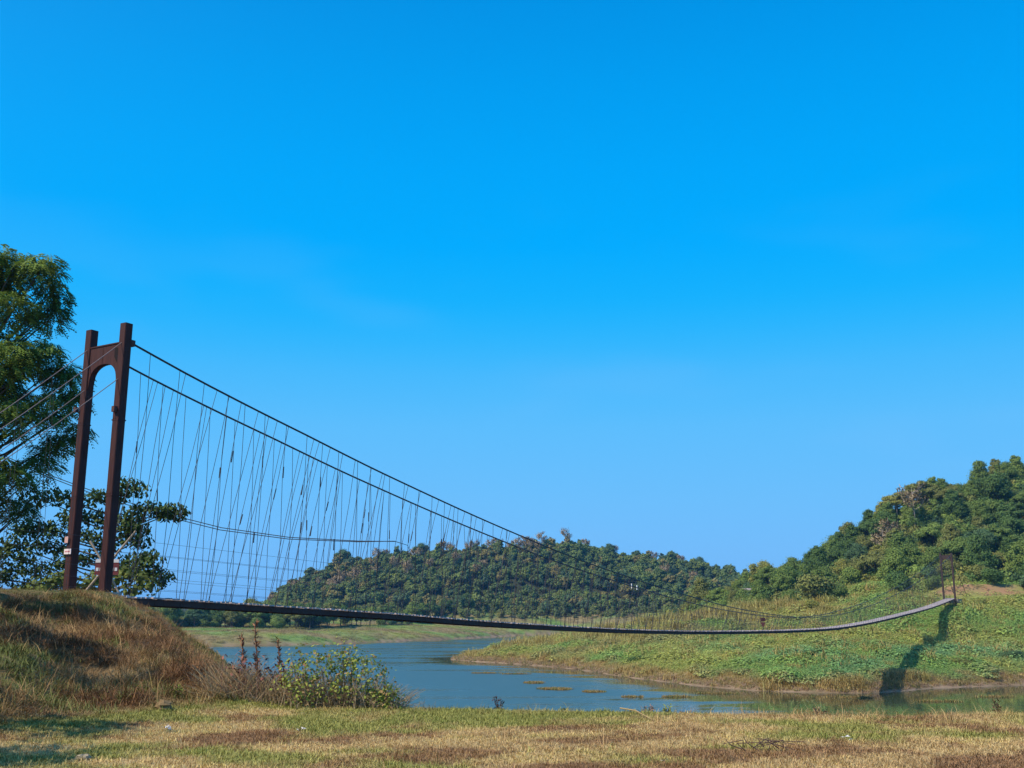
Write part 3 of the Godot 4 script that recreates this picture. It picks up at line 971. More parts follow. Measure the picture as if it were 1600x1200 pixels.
func shade_trees() -> void:
	rng.seed = 33
	var lb := ["spreading tree beside the field, outside the view on the left", "tree on the embankment's flank, outside the view on the left", "tall tree on the embankment's crest, outside the view on the left", "small tree between the two trees outside the view's left", "tree on the crest behind the others, outside the view on the left", "leaning tree on the flank's upper part, outside the view"]
	var i := 0
	for q in [[-15.0, 10.4, 8.5, 3.2], [-18.5, 17.0, 9.5, 3.2], [-24.0, 22.5, 12.0, 3.6], [-17.0, 13.8, 7.5, 2.6], [-21.5, 27.0, 10.0, 3.2], [-19.5, 20.5, 8.0, 3.0]]:
		var o := base("roadside_tree", P(q[0], hgt(q[0], q[1]), q[1]), rr(0, TAU))
		var lobes := []
		for k in 11:
			var a := k * 2.4
			var r: float = q[3] * sqrt((k + 0.5) / 11.0)
			lobes.append([Vector3(cos(a) * r, q[2] * rr(0.5, 0.95), sin(a) * r), q[3] * rr(0.2, 0.34)])
		part("trunk", trunk_mesh(q[2], 0.18, 8), bark, o)
		part("foliage", crown(lobes, 270, 0.26, 0.6, 0.0), greens[1], o, true)
		tag(o, lb[i], "tree")
		i += 1

func vine_leaves(lobes: Array) -> ArrayMesh:
	var mb := MB.new()
	for lb in lobes:
		var ce: Vector3 = lb[0]
		var r: float = lb[1]
		var yellow := rr(0.0, 0.5)
		for k in int(4200 * r * r) + 30:
			var u := rv()
			var at := ce + u * r * Vector3(1.15, 1.0, 1.0) * (0.25 + 1.35 * rng.randf())
			if n1.get_noise_3d(at.x * 420.0, at.y * 420.0, at.z * 420.0 + r * 900.0) < -0.04: continue
			var nn := (u * 0.5 + Vector3.UP * 0.5 + rv() * 0.55).normalized()
			var d := (rv() + Vector3.DOWN * 0.4).normalized()
			d = (d - nn * d.dot(nn)).normalized()
			var q := rng.randf()
			var g := rr(0.7, 1.25)
			var c := Color(0.29, 0.335, 0.065)
			if q < yellow: c = Color(0.33, 0.35, 0.075)
			elif q > 0.86: c = Color(0.38, 0.24, 0.11)
			elif q > 0.74: c = Color(0.14, 0.22, 0.055)
			mb.col = Color(c.r * g, c.g * g, c.b * g)
			var s := rr(0.035, 0.08)
			leaf(mb, at, d, d.cross(nn), s, s * 0.8, nn)
	return mb.mesh()

func thicket() -> void:
	rng.seed = 12
	var gm := mat_of(Color(1, 1, 1), 0.7, true, null, 1, 0.45)
	var dry := mat_of(Color(0.50, 0.37, 0.22), 0.9, true, null, 1, 0.3)
	var red := mat_of(Color(0.26, 0.11, 0.09), 0.9, true)
	var sets := [
		["vine_bush", [[-3.75, 8.95, 19.0, 0.2], [-3.5, 8.8, 18.9, 0.22], [-3.3, 9.0, 18.8, 0.16], [-3.55, 8.6, 18.8, 0.2], [-3.9, 8.65, 18.9, 0.2], [-3.75, 8.4, 18.8, 0.22], [-3.4, 8.35, 18.8, 0.2]], "leafy green vine bush, left of two at the water's edge"],
		["vine_bush", [[-2.95, 9.05, 19.0, 0.2], [-2.75, 8.95, 18.9, 0.18], [-2.5, 8.85, 18.8, 0.18], [-2.3, 8.75, 18.8, 0.16], [-2.15, 8.55, 18.7, 0.16], [-2.08, 8.35, 18.6, 0.15], [-2.85, 8.75, 18.9, 0.2], [-2.05, 8.15, 18.6, 0.14], [-2.6, 8.6, 18.7, 0.16], [-3.1, 8.8, 18.9, 0.2], [-3.1, 8.5, 18.8, 0.2], [-2.8, 8.45, 18.75, 0.2], [-2.45, 8.4, 18.7, 0.18], [-2.25, 8.3, 18.65, 0.15]], "vine-covered bush arching down to the grass, right of two at the water"]]
	for s in sets:
		var lobes := []
		var f: Array = s[1][0]
		var o := base(s[0], P(f[0], 8.05, f[2]))
		for q in s[1]:
			lobes.append([P(q[0], q[1], q[2]) - o.position, q[3]])
		part("foliage", vine_leaves(lobes), gm, o, true)
		var st := MB.new()
		for lb in lobes:
			for k in 7:
				var g := rr(0.7, 1.2)
				st.col = Color(g, g, g)
				var foot: Vector3 = Vector3(lb[0].x + rr(-0.2, 0.2), -0.1, lb[0].z + rr(-0.2, 0.2))
				st.tube(PackedVector3Array([foot, foot.lerp(lb[0], 0.6) + rv() * 0.08, lb[0] + rv() * lb[1]]), 0.007, 0.003, 4)
		part("stems", st.mesh(), dry, o, true)
		tag(o, s[2], "bush")
	# dead stems and straw filling the thicket
	var ds := MB.new()
	for k in 1900:
		var x := rr(-5.5, -1.95)
		var d := 19.2 + rr(-0.5, 0.5) - (x + 2) * 0.15
		var hh := rr(0.12, 0.62) * (1.0 - 0.35 * smoothstep(-2.6, -2.0, x))
		var g := rr(0.6, 1.3)
		ds.col = Color(g, g * rr(0.85, 1.05), g * rr(0.75, 1.05))
		var y := hgt(x, d)
		var e := Vector3(rr(-0.5, 0.5), hh, rr(-0.4, 0.4))
		ds.tube(PackedVector3Array([P(x, y, d), P(x, y, d) + e * 0.5 + Vector3(0, hh * 0.12, 0), P(x, y, d) + e]), 0.006, 0.003, 3)
	tag(part("dead_stems", ds.mesh(), dry, null, true), "dead pale stems standing through the waterside thicket", "dead plants")
	var rs := MB.new()
	for k in 240:
		var x := rr(-5.2, -3.7)
		var d := 19.6 + rr(-0.4, 0.4)
		var y := hgt(x, d)
		var a := P(x, y + rr(0.2, 0.75), d)
		var g := rr(0.7, 1.3)
		rs.col = Color(g, g, g)
		leaf(rs, a, rv(), rv(), rr(0.06, 0.12), 0.05, (Vector3.UP + rv()).normalized())
		if k % 3 == 0:
			rs.tube(PackedVector3Array([P(x, y, d), a]), 0.005, 0.003, 3)
	tag(part("red_weeds", rs.mesh(), red, null, true), "reddish withered weeds between the dried stalks", "weeds")
	# three tall dried stalks
	var sk := [[-4.9, 20.0, 1.05, -0.14, "left-most tall dried brown stalk at the embankment's foot"], [-4.55, 19.5, 1.4, -0.12, "tallest dried brown stalk, middle of three"], [-4.05, 19.3, 1.15, -0.16, "right-most dried brown stalk leaning beside the vine bush"]]
	for q in sk:
		var y := hgt(q[0], q[1])
		var o := base("dried_stalk", P(q[0], y - 0.05, q[1]))
		var sm := MB.new()
		var hd := MB.new()
		var pts := PackedVector3Array()
		for k in 6:
			var f := k / 5.0
			pts.push_back(Vector3(q[3] * f + rr(-0.015, 0.015), q[2] * f, rr(-0.02, 0.02)))
		sm.tube(pts, 0.017, 0.008, 6)
		for k in 130:
			var f := rr(0.3, 1.0)
			var at := Vector3(q[3] * f, q[2] * f, 0) + rv() * 0.02
			var g := rr(0.6, 1.3)
			hd.col = Color(g, g, g)
			leaf(hd, at, (Vector3.UP * 0.8 + rv()).normalized(), rv(), rr(0.05, 0.12), 0.028, rv())
		part("stem", sm.mesh(), mat_of(Color(0.22, 0.10, 0.06), 0.9), o)
		part("seed_head", hd.mesh(), mat_of(Color(0.27, 0.13, 0.075), 0.95, true), o, true)
		tag(o, q[4], "dried plant", "dried stalks by the thicket")
	# small weeds on the near water's edge
	for q in [[-0.22, 19.0, 0.32, Color(0.10, 0.055, 0.06), "small dark purple weed alone at the water's edge"], [2.62, 18.6, 0.24, Color(0.24, 0.3, 0.1), "pale green sprouting weed at the edge of the grass"], [2.35, 18.7, 0.22, Color(0.3, 0.2, 0.18), "greyish dry weed beside the pale green one"], [-5.9, 19.2, 0.22, Color(0.2, 0.28, 0.05), "bright green low plant at the embankment's foot"], [5.0, 17.8, 0.2, Color(0.28, 0.2, 0.12), "small brown weed on the field's edge to the right"], [8.2, 18.4, 0.3, Color(0.22, 0.15, 0.08), "dry brown weed at the far right of the field's edge"], [0.9, 18.9, 0.16, Color(0.22, 0.25, 0.08), "tiny green weed on the grass edge near the middle"]]:
		var o := base("weed_plant", P(q[0], hgt(q[0], q[1]) - 0.02, q[1]))
		var sm := MB.new()
		var lf := MB.new()
		for k in 5:
			var e: Vector3 = Vector3(rr(-0.4, 0.4), rr(0.7, 1.0), rr(-0.4, 0.4)) * q[2]
			sm.tube(PackedVector3Array([Vector3.ZERO, e * 0.5 + rv() * 0.02, e]), 0.006, 0.003, 4)
			for j in 14:
				var g := rr(0.7, 1.3)
				lf.col = Color(g, g, g)
				var dd := (rv() + Vector3.UP * 0.5).normalized()
				leaf(lf, e * rr(0.3, 1.0), dd, dd.cross(rv()).normalized(), rr(0.04, 0.08), 0.024, (Vector3.UP + rv() * 0.6).normalized())
		part("stem", sm.mesh(), bark, o)
		part("leaves", lf.mesh(), mat_of(q[3], 0.8, true, null, 1, 0.3), o, true)
		tag(o, q[4], "weed")

# ---------------------------------------------------------------- the bridge
var cable_t := [0.0, 3.5, 7.5, 10.6, 13.6, 16.5, 24.0, 31.0, 38.0, 46.5, 54.0, 61.5, 69.0, 78.0, 86.0, 95.0, 106.0, 117.0, 130.0, 142.0, 156.0, 170.0, 184.0, 199.0]
var cable_h := [20.2, 19.38, 18.55, 17.95, 17.35, 16.8, 15.5, 14.4, 13.4, 12.4, 11.62, 10.92, 10.32, 9.83, 9.5, 9.36, 9.6, 10.25, 11.3, 12.6, 14.3, 16.3, 18.5, 21.2]
var deck_t := [-26.0, 0.0, 5.0, 13.2, 18.2, 24.0, 31.0, 39.7, 50.4, 64.0, 82.4, 94.0, 108.0, 125.0, 146.7, 174.7, 200.5]
var deck_h := [10.6, 10.42, 10.27, 9.97, 9.77, 9.49, 9.19, 8.88, 8.56, 8.30, 8.12, 8.08, 8.17, 8.67, 9.6, 11.05, 12.85]

func curve(ts: Array, hs: Array, t: float) -> float:
	var k := 1
	while k < ts.size() - 1 and ts[k] < t:
		k += 1
	var a := maxi(k - 2, 0)
	var b := mini(k + 1, ts.size() - 1)
	var u: float = clampf((t - ts[k - 1]) / (ts[k] - ts[k - 1]), 0, 1)
	var m0: float = (hs[k] - hs[a]) / (ts[k] - ts[a]) * (ts[k] - ts[k - 1])
	var m1: float = (hs[b] - hs[k - 1]) / (ts[b] - ts[k - 1]) * (ts[k] - ts[k - 1])
	var u2 := u * u
	var u3 := u2 * u
	return (2 * u3 - 3 * u2 + 1) * hs[k - 1] + (u3 - 2 * u2 + u) * m0 + (-2 * u3 + 3 * u2) * hs[k] + (u3 - u2) * m1

func along(t: float, off: float, y: float) -> Vector3:   # off: metres to the right of the bridge's middle line
	return P(BO.x + BS * t + BC * off, y, BO.y + BC * t - BS * off)

func post_at(side: float, t: float) -> Vector3:
	return along(t, side * HW, 0)

func tower(parent_bridge: Node3D, at_t: float, gy: Array, top: float, beam: float, wide: float, steel: Material) -> Node3D:
	# two box columns, an arched portal plate between them
	var tw := Node3D.new()
	tw.name = "tower" if at_t < 50 else "far_tower"
	parent_bridge.add_child(tw)
	var yaw := atan2(BS, BC)   # local x = across the bridge, local z = back along it
	for sgn in [-1.0, 1.0]:
		var mb := MB.new()
		var y0: float = gy[0 if sgn < 0 else 1]
		var p := along(at_t, sgn * HW, (y0 + top) * 0.5)
		var tb := Transform3D(Basis(Vector3.UP, -yaw), p)
		var h := top - y0
		var w2 := wide * 0.5
		var ch := 0.025
		# chamfered column
		var prof := [Vector2(-w2 + ch, -w2), Vector2(w2 - ch, -w2), Vector2(w2, -w2 + ch), Vector2(w2, w2 - ch), Vector2(w2 - ch, w2), Vector2(-w2 + ch, w2), Vector2(-w2, w2 - ch), Vector2(-w2, -w2 + ch)]
		for k in 8:
			var a: Vector2 = prof[k]
			var b: Vector2 = prof[(k + 1) % 8]
			var nn := tb.basis * Vector3((a + b).x, 0, (a + b).y).normalized()
			if k % 2 == 0:
				var mid := (a + b) * 0.5
				nn = tb.basis * Vector3(0 if absf(mid.x) < 0.01 else signf(mid.x), 0, 0 if absf(mid.y) < 0.01 else signf(mid.y))
			mb.quad(tb * Vector3(a.x, -h / 2, a.y), tb * Vector3(b.x, -h / 2, b.y), tb * Vector3(b.x, h / 2, b.y), tb * Vector3(a.x, h / 2, a.y), nn)
			mb.tri(tb * Vector3(0, h / 2, 0), tb * Vector3(a.x, h / 2, a.y), tb * Vector3(b.x, h / 2, b.y), Vector3.UP, Vector3.UP, Vector3.UP)
		part("post", mb.mesh(), steel, tw)
	# portal
	var pm := MB.new()
	var tb := Transform3D(Basis(Vector3.UP, -yaw), along(at_t, 0, 0))
	var half := HW - wide * 0.5 - 0.002
	var th := wide * 0.36
	var lo: Array = []
	var n := 16
	for k in n + 1:
		var a := PI * k / n
		var x := -cos(a) * half * 0.93
		lo.append(Vector2(-half if k == 0 else half if k == n else x, beam - (1.75 if k == 0 or k == n else 1.5 - 0.78 * pow(sin(a), 0.7))))
	for k in n:
		var a: Vector2 = lo[k]
		var b: Vector2 = lo[k + 1]
		for s in [-1.0, 1.0]:
			var z: float = s * th
			pm.quad(tb * Vector3(a.x, a.y, z), tb * Vector3(b.x, b.y, z), tb * Vector3(b.x, beam, z), tb * Vector3(a.x, beam, z), tb.basis * Vector3(0, 0, s))
		var e := (b - a).orthogonal().normalized()
		if e.y > 0: e = -e
		pm.quad(tb * Vector3(a.x, a.y, -th), tb * Vector3(b.x, b.y, -th), tb * Vector3(b.x, b.y, th), tb * Vector3(a.x, a.y, th), tb.basis * Vector3(e.x, e.y, 0))
	pm.quad(tb * Vector3(-half, beam, -th), tb * Vector3(half, beam, -th), tb * Vector3(half, beam, th), tb * Vector3(-half, beam, th), Vector3.UP)
	part("portal_beam", pm.mesh(), steel, tw)
	# flange strips that stiffen the plate
	var fl := MB.new()
	fl.box(tb * Transform3D(Basis(), Vector3(0, beam + 0.03, 0)), Vector3(half * 2, 0.05, wide * 0.9))
	for s in [-1.0, 1.0]:
		fl.box(tb * Transform3D(Basis(), Vector3(-0.1, beam - 0.36, s * (th + 0.004))), Vector3(0.025, 0.66, 0.012))
	part("stiffener", fl.mesh(), steel, tw)
	for sgn in [-1.0, 1.0]:      # splice collars and foot plates
		for y in ([14.1, 17.0] if at_t < 50 else [17.5]):
			var cb := MB.new()
			cb.box(tb * Transform3D(Basis(), Vector3(sgn * HW, y, 0)), Vector3(wide + 0.025, 0.05, wide + 0.025))
			for bx in [-0.1, 0.0, 0.1]:
				for bz in [-1.0, 1.0]:
					cb.box(tb * Transform3D(Basis(), Vector3(sgn * HW + bx, y + 0.06, bz * (wide * 0.5 + 0.006))), Vector3(0.03, 0.03, 0.02))
			part("splice_collar", cb.mesh(), steel, tw)
	var sl := MB.new()  # flat near-black panels, the shade of an opening put into their colour
	for s in [-1.0, 1.0]:
		var z: float = s * (th + 0.003)
		var a := tb * Vector3(half - 0.26, beam - 0.14, z)
		var b := tb * Vector3(half - 0.04, beam - 0.16, z)
		var c := tb * Vector3(half - 0.04, beam - 0.8, z)
		var e := tb * Vector3(half - 0.24, beam - 0.5, z)
		sl.quad(a, b, c, e, tb.basis * Vector3(0, 0, s))
	part("painted_slot", sl.mesh(), mat_of(Color(0.015, 0.01, 0.012), 0.9), tw)
	return tw

func build_bridge() -> void:
	rng.seed = 3
	var steel := mat_of(Color(1, 1, 1), 0.6, false, noise_tex(0.012, Color(0.20, 0.115, 0.11), Color(0.33, 0.185, 0.165), 5), 0.6)
	steel.uv1_scale = Vector3(1.6, 0.14, 1.6)
	var dark := mat_of(Color(0.095, 0.048, 0.042), 0.85)
	var dark2 := mat_of(Color(0.06, 0.038, 0.035), 0.85)
	var wire := mat_of(Color(0.05, 0.05, 0.06), 0.5)
	var plank := mat_of(Color(0.62, 0.54, 0.55), 0.85, true, noise_tex(0.05, Color(0.8, 0.78, 0.78), Color(1, 1, 1), 4, 256), 0.8)
	var br := base("suspension_bridge")
	tag(br, "brown steel suspension footbridge with thin wire hangers crossing the reservoir", "bridge")
	var gl := hgt(LP.x, LP.y)
	var gr := hgt(RP.x, RP.y)
	var near_tw := tower(br, 0.0, [gl - 0.6, gr - 0.6], 20.85, 20.05, 0.35, steel)
	var ft := along(199.0, 0, 0)
	var fl := along(199.0, -HW, 0)
	var fr := along(199.0, HW, 0)
	var far_tw := tower(br, 199.0, [hgt(fl.x, -fl.z) - 2.5, hgt(fr.x, -fr.z) - 2.5], 21.6, 21.2, 0.34, dark2)
	# collars and plates on the near tower
	var yaw := -atan2(BS, BC)
	var cm := MB.new()
	cm.box(Transform3D(Basis(Vector3.UP, yaw), along(-0.25, HW, 17.4)), Vector3(0.16, 0.22, 0.14))
	part("bracket", cm.mesh(), dark, near_tw)
	var cm2 := MB.new()
	cm2.box(Transform3D(Basis(Vector3.UP, yaw), along(-0.24, -HW - 0.25, 17.6)), Vector3(0.14, 0.2, 0.14))
	part("bracket", cm2.mesh(), dark, near_tw)
	var p1 := MB.new()
	p1.box(Transform3D(Basis(Vector3.UP, yaw), along(-0.245, -HW - 0.1, 12.5)), Vector3(0.2, 0.24, 0.02))
	part("plaque", p1.mesh(), mat_of(Color(0.55, 0.33, 0.3), 0.6), near_tw).set_meta("label", "small square pinkish plate")
	var p2 := MB.new()
	p2.box(Transform3D(Basis(Vector3.UP, yaw), along(-0.245, -HW + 0.03, 12.05)), Vector3(0.4, 0.2, 0.02))
	var pl := part("plaque", p2.mesh(), mat_of(Color(0.75, 0.62, 0.62), 0.6), near_tw)
	pl.set_meta("label", "white nameplate with a red line of small print")
	var pr := MB.new()
	for k in 5:
		pr.box(Transform3D(Basis(Vector3.UP, yaw), along(-0.257, -HW + 0.03 - 0.12 + k * 0.06, 12.05)), Vector3(0.035, 0.05, 0.004))
	part("print", pr.mesh(), mat_of(Color(0.45, 0.08, 0.1), 0.7), pl)
	# saddle blocks where the cables leave the posts
	for sd in [-1.0, 1.0]:
		var sb := MB.new()
		sb.box(Transform3D(Basis(Vector3.UP, yaw), along(0.3, sd * HW, 20.12)), Vector3(0.2, 0.24, 0.2))
		part("cable_saddle", sb.mesh(), dark, near_tw)
	# main cables
	for sd in [-1.0, 1.0]:
		var mb := MB.new()
		var pts := PackedVector3Array()
		for k in 134:
			var t := k * 1.5
			if t > 199.0: t = 199.0
			var off: float = sd * HW
			pts.push_back(along(t, off, curve(cable_t, cable_h, t)))
		mb.tube(pts, 0.042, 0.034, 6)
		part("main_cable", mb.mesh(), wire, br)
	for q in [[HW, 20.2, -11.8], [-HW, 20.15, -11.6], [0.98, 18.75, -10.6], [-0.98, 18.5, -10.2]]:
		var mb := MB.new()
		var pts := PackedVector3Array()
		for k in 9:
			var f := k / 8.0
			pts.push_back(along(q[2] * f, q[0], lerpf(q[1], 10.5, f) - 0.35 * sin(PI * f)))
		mb.tube(pts, 0.017, 0.017, 5)
		part("backstay", mb.mesh(), mat_of(Color(0.22, 0.17, 0.17), 0.5), br)
	for sd in [-1.0, 1.0]:   # far backstays
		var mb := MB.new()
		var e := along(214.0, sd * 1.2, 0)
		mb.tube(PackedVector3Array([along(199, sd * HW, 21.2), Vector3(e.x, hgt(e.x, -e.z), e.z)]), 0.05, 0.05, 5)
		part("backstay", mb.mesh(), wire, br)
	# deck: two edge beams, boards
	for sd in [-1.0, 1.0]:
		var mb := MB.new()
		var prev := Vector3.ZERO
		for k in 202:
			var t := -1.0 + k
			var w := 0.74
			var c := along(t, sd * w, curve(deck_t, deck_h, t) - 0.2)
			if k > 0:
				var d := c - prev
				var b := Basis.looking_at(d.normalized(), Vector3.UP)
				mb.box(Transform3D(b, (c + prev) * 0.5), Vector3(0.09, 0.24, d.length() - 0.004))
			prev = c
		part("edge_beam", mb.mesh(), dark, br)
	var bm := MB.new()
	var xb := MB.new()
	var t := -24.0
	while t < 200.6:
		var y := curve(deck_t, deck_h, t) - 0.045
		var slope := (curve(deck_t, deck_h, t + 0.2) - curve(deck_t, deck_h, t - 0.2)) / 0.4
		var fw := (along(1, 0, slope) - along(0, 0, 0)).normalized()
		var b := Basis.looking_at(fw, Vector3.UP)
		var g := rr(0.72, 1.1)
		bm.col = Color(g, g * rr(0.97, 1.02), g)
		b = b * Basis(Vector3.UP, rr(-0.012, 0.012))
		bm.box(Transform3D(b, along(t, rr(-0.05, 0.05), y + rr(-0.012, 0.02))), Vector3(1.74 + rr(-0.12, 0.1), 0.055, 0.185))
		t += 0.245
	part("deck_boards", bm.mesh(), plank, br, true)
	for k in 152:
		var tt := k * 1.3 + 1.3
		xb.box(Transform3D(Basis(Vector3.UP, yaw), along(tt, 0, curve(deck_t, deck_h, tt) - 0.24)), Vector3(1.6, 0.12, 0.09))
	part("cross_beams", xb.mesh(), dark, br, true)
	# hangers: from every node of the deck one wire straight up and one to the next cable clamp
	var rest := MB.new()
	var n_single := 0
	for k in 151:
		var tk := 1.3 + k * 1.3
		for sd in [-1.0, 1.0]:
			for kind in (3 if rng.randf() < 0.45 else 2):
				var tt: float = tk + rr(-0.12, 0.12)
				var t_top: float = tt + (rr(-0.1, 0.25) if kind == 0 else rr(0.9, 2.3))
				if t_top > 198.5: continue
				var top := along(t_top, sd * HW, curve(cable_t, cable_h, t_top) - 0.03)
				var bot := along(tt, sd * 0.86, curve(deck_t, deck_h, tt) - 0.12)
				var l := (top - bot).length()
				var wob := minf(0.055, l * 0.012)
				var r := lerpf(0.0135, 0.008, smoothstep(20, 110, tk))
				var mb: MB = rest if n_single >= 300 else MB.new()
				mb.tube(PackedVector3Array([bot, bot.lerp(top, 0.35) + rv() * wob, bot.lerp(top, 0.7) + rv() * wob, top]), r, r, 3)
				if rng.randf() < 0.3 and l > 2:      # spliced length
					var f := rr(0.35, 0.75)
					mb.tube(PackedVector3Array([bot.lerp(top, f) + rv() * 0.02, bot.lerp(top, f + 0.5 / l) + rv() * 0.02]), r * 2.0, r * 1.7, 4)
				if n_single < 300:
					part("hanger", mb.mesh(), wire, br)
					n_single += 1
	part("hanger_wires", rest.mesh(), wire, br, true)
	for tt in [-1.6, -2.9, -4.2, -5.4, -6.6]:     # hangers of the landward side
		for sd in [-1.0, 1.0]:
			var mb := MB.new()
			var yt: float = lerpf(20.2, 10.5, -tt / 11.7) - 0.3
			mb.tube(PackedVector3Array([along(tt + rr(-0.2, 0.2), sd * 1.05, 10.5), along(tt + rr(-0.15, 0.15), sd * HW, yt)]), 0.009, 0.009, 3)
			part("hanger", mb.mesh(), wire, br)
	# handrail wires
	for sd in [-1.0, 1.0]:
		for hy in ([0.25, 0.62, 1.05, 1.62, 2.1] if sd > 0 else [0.4, 0.85, 1.25, 1.75]):
			var mb := MB.new()
			var pts := PackedVector3Array()
			for k in 115:
				var tt := -24.0 + k * 1.95
				var f := 1.0 - 0.55 * smoothstep(30, 90, tt)
				pts.push_back(along(tt, sd * 0.87, curve(deck_t, deck_h, tt) + hy * f))
			mb.tube(pts, 0.0065, 0.004, 3)
			part("rail_wire", mb.mesh(), wire, br)
	# two white clamps on the farther cable
	for tt in [51.4, 52.4]:
		var mb := MB.new()
		mb.tube(PackedVector3Array([along(tt, -1.07, curve(cable_t, cable_h, tt) + 0.22), along(tt, -1.07, curve(cable_t, cable_h, tt) - 0.16)]), 0.055, 0.05, 6)
		part("clamp", mb.mesh(), mat_of(Color(0.7, 0.7, 0.72), 0.5), br).set_meta("label", "white clamp on the farther cable")
	# far landing
	var lm := MB.new()
	var e0 := along(200.6, 0, 12.6)
	lm.box(Transform3D(Basis(Vector3.UP, yaw), along(203.0, 0, 12.3)), Vector3(2.6, 0.8, 4.6))
	part("landing", lm.mesh(), mat_of(Color(0.30, 0.27, 0.25), 0.9, false, noise_tex(0.02, Color(0.7, 0.68, 0.66), Color(1, 1, 1), 4, 256), 0.5), br)
	var nm := MB.new()
	nm.box(Transform3D(Basis(Vector3.UP, yaw), along(-1.6, 0, 10.0)), Vector3(3.0, 1.0, 4.0))
	part("landing", nm.mesh(), mat_of(Color(0.42, 0.38, 0.34), 0.9), br)
	# hanging board over the deck
	var hb := base("hanging_board", along(78.2, 0.86, curve(deck_t, deck_h, 78.2)))
	var b1 := MB.new()
	b1.box(Transform3D(Basis(Vector3.UP, 0.1), Vector3(0, 1.05, 0)), Vector3(0.5, 0.34, 0.05))
	part("board", b1.mesh(), mat_of(Color(0.10, 0.035, 0.035), 0.7), hb)
	var b2 := MB.new()
	for s in [-0.025, 0.025]:
		b2.tri(Vector3(-0.25, 0.78, s), Vector3(0.25, 0.78, s), Vector3(0.0, 0.22, s), Vector3(0, 0, signf(s)), Vector3(0, 0, signf(s)), Vector3(0, 0, signf(s)))
	b2.quad(Vector3(-0.25, 0.78, -0.025), Vector3(0.25, 0.78, -0.025), Vector3(0.25, 0.78, 0.025), Vector3(-0.25, 0.78, 0.025), Vector3.UP)
	b2.quad(Vector3(-0.25, 0.78, -0.025), Vector3(-0.25, 0.78, 0.025), Vector3(0, 0.22, 0.025), Vector3(0, 0.22, -0.025), Vector3(-1, -0.4, 0).normalized())
	b2.quad(Vector3(0.25, 0.78, -0.025), Vector3(0.25, 0.78, 0.025), Vector3(0, 0.22, 0.025), Vector3(0, 0.22, -0.025), Vector3(1, -0.4, 0).normalized())
	part("pennant", b2.mesh(), mat_of(Color(0.15, 0.05, 0.05), 0.7), hb)
	var b3 := MB.new()
	for x in [-0.2, 0.2]:
		b3.tube(PackedVector3Array([Vector3(x, 0.7, 0), Vector3(x, 1.5, 0)]), 0.014, 0.014, 4)
	part("wire", b3.mesh(), wire, hb)
	tag(hb, "dark red board with a pointed pennant below, hung over the deck's low point", "sign")
	# barrier of crossed poles with a board, behind the right post
	var ba := base("pole_barrier", P(-16.2, hgt(-16.2, 42.4), 42.4))
	var og := ba.position
	var pole := mat_of(Color(0.42, 0.33, 0.25), 0.85)
	for q in [[P(-17.25, 10.3, 42.5), P(-15.2, 13.0, 42.5)], [P(-17.05, 12.6, 42.6), P(-15.55, 10.25, 42.6)]]:
		var mb := MB.new()
		mb.tube(PackedVector3Array([q[0] - og, (q[0] + q[1]) * 0.5 - og + Vector3(0.02, 0.03, 0), q[1] - og]), 0.05, 0.04, 7)
		part("pole", mb.mesh(), pole, ba)
	var bb := MB.new()
	bb.box(Transform3D(Basis(), P(-16.2, 11.55, 42.38) - og), Vector3(0.95, 0.62, 0.03))
	var bo := part("board", bb.mesh(), mat_of(Color(0.20, 0.05, 0.05), 0.7), ba)
	var wb := MB.new()
	wb.box(Transform3D(Basis(), P(-16.2, 11.79, 42.358) - og), Vector3(0.93, 0.13, 0.01))
	for k in 6:
		wb.box(Transform3D(Basis(), P(-16.58 + k * 0.15, 11.46, 42.358) - og), Vector3(0.1, 0.13, 0.01))
	part("white_print", wb.mesh(), mat_of(Color(0.75, 0.72, 0.72), 0.7), bo)
	tag(ba, "barrier of two crossed wooden poles carrying a red and white board behind the right post", "barrier")
	# twin service cable sagging behind the bridge
	var sc := base("service_cable", P(-36, hgt(-36, 57), 57))
	for q in [0.0, 0.22]:
		var mb := MB.new()
		var pts := PackedVector3Array()
		var src := [[-36, 22.2, 57.0], [-30, 19.05, 57.0], [-26.2, 17.35, 57.0], [-22.4, 15.95, 57.0], [-18.6, 14.85, 57.5], [-16.1, 14.25, 58.0], [-12.3, 13.75, 58.0], [-8.5, 13.6, 58.0], [-6.5, 13.65, 58.2]]
		for k in src.size():
			var f := sin(PI * k / (src.size() - 1))
			pts.push_back(P(src[k][0], src[k][1] + q * f * 0.7, src[k][2] + q) - sc.position)
		mb.tube(pts, 0.022, 0.022, 4)
		part("cable", mb.mesh(), wire, sc)
	var dr := MB.new()
	dr.tube(PackedVector3Array([P(-6.5, 13.65, 58.2) - sc.position, P(-5.8, 13.45, 58.6) - sc.position, along(24.0, -1.0, 9.6) - sc.position]), 0.02, 0.016, 4)
	part("cable_end", dr.mesh(), wire, sc)
	tag(sc, "dark twin cable sagging from the left trees to the bridge's hangers", "cable")
	var up := base("utility_pole", P(-36, hgt(-36, 57), 57))
	var um := MB.new()
	um.tube(PackedVector3Array([Vector3(0, -0.5, 0), Vector3(0, 22.6 - up.position.y, 0)]), 0.16, 0.1, 8)
	part("pole", um.mesh(), bark, up)
	var ua := MB.new()
	ua.box(Transform3D(Basis(), Vector3(0, 22.2 - up.position.y, 0)), Vector3(0.1, 0.12, 1.4))
	part("cross_arm", ua.mesh(), bark, up)
	tag(up, "wooden pole behind the feathery tree that carries the twin cable", "pole")

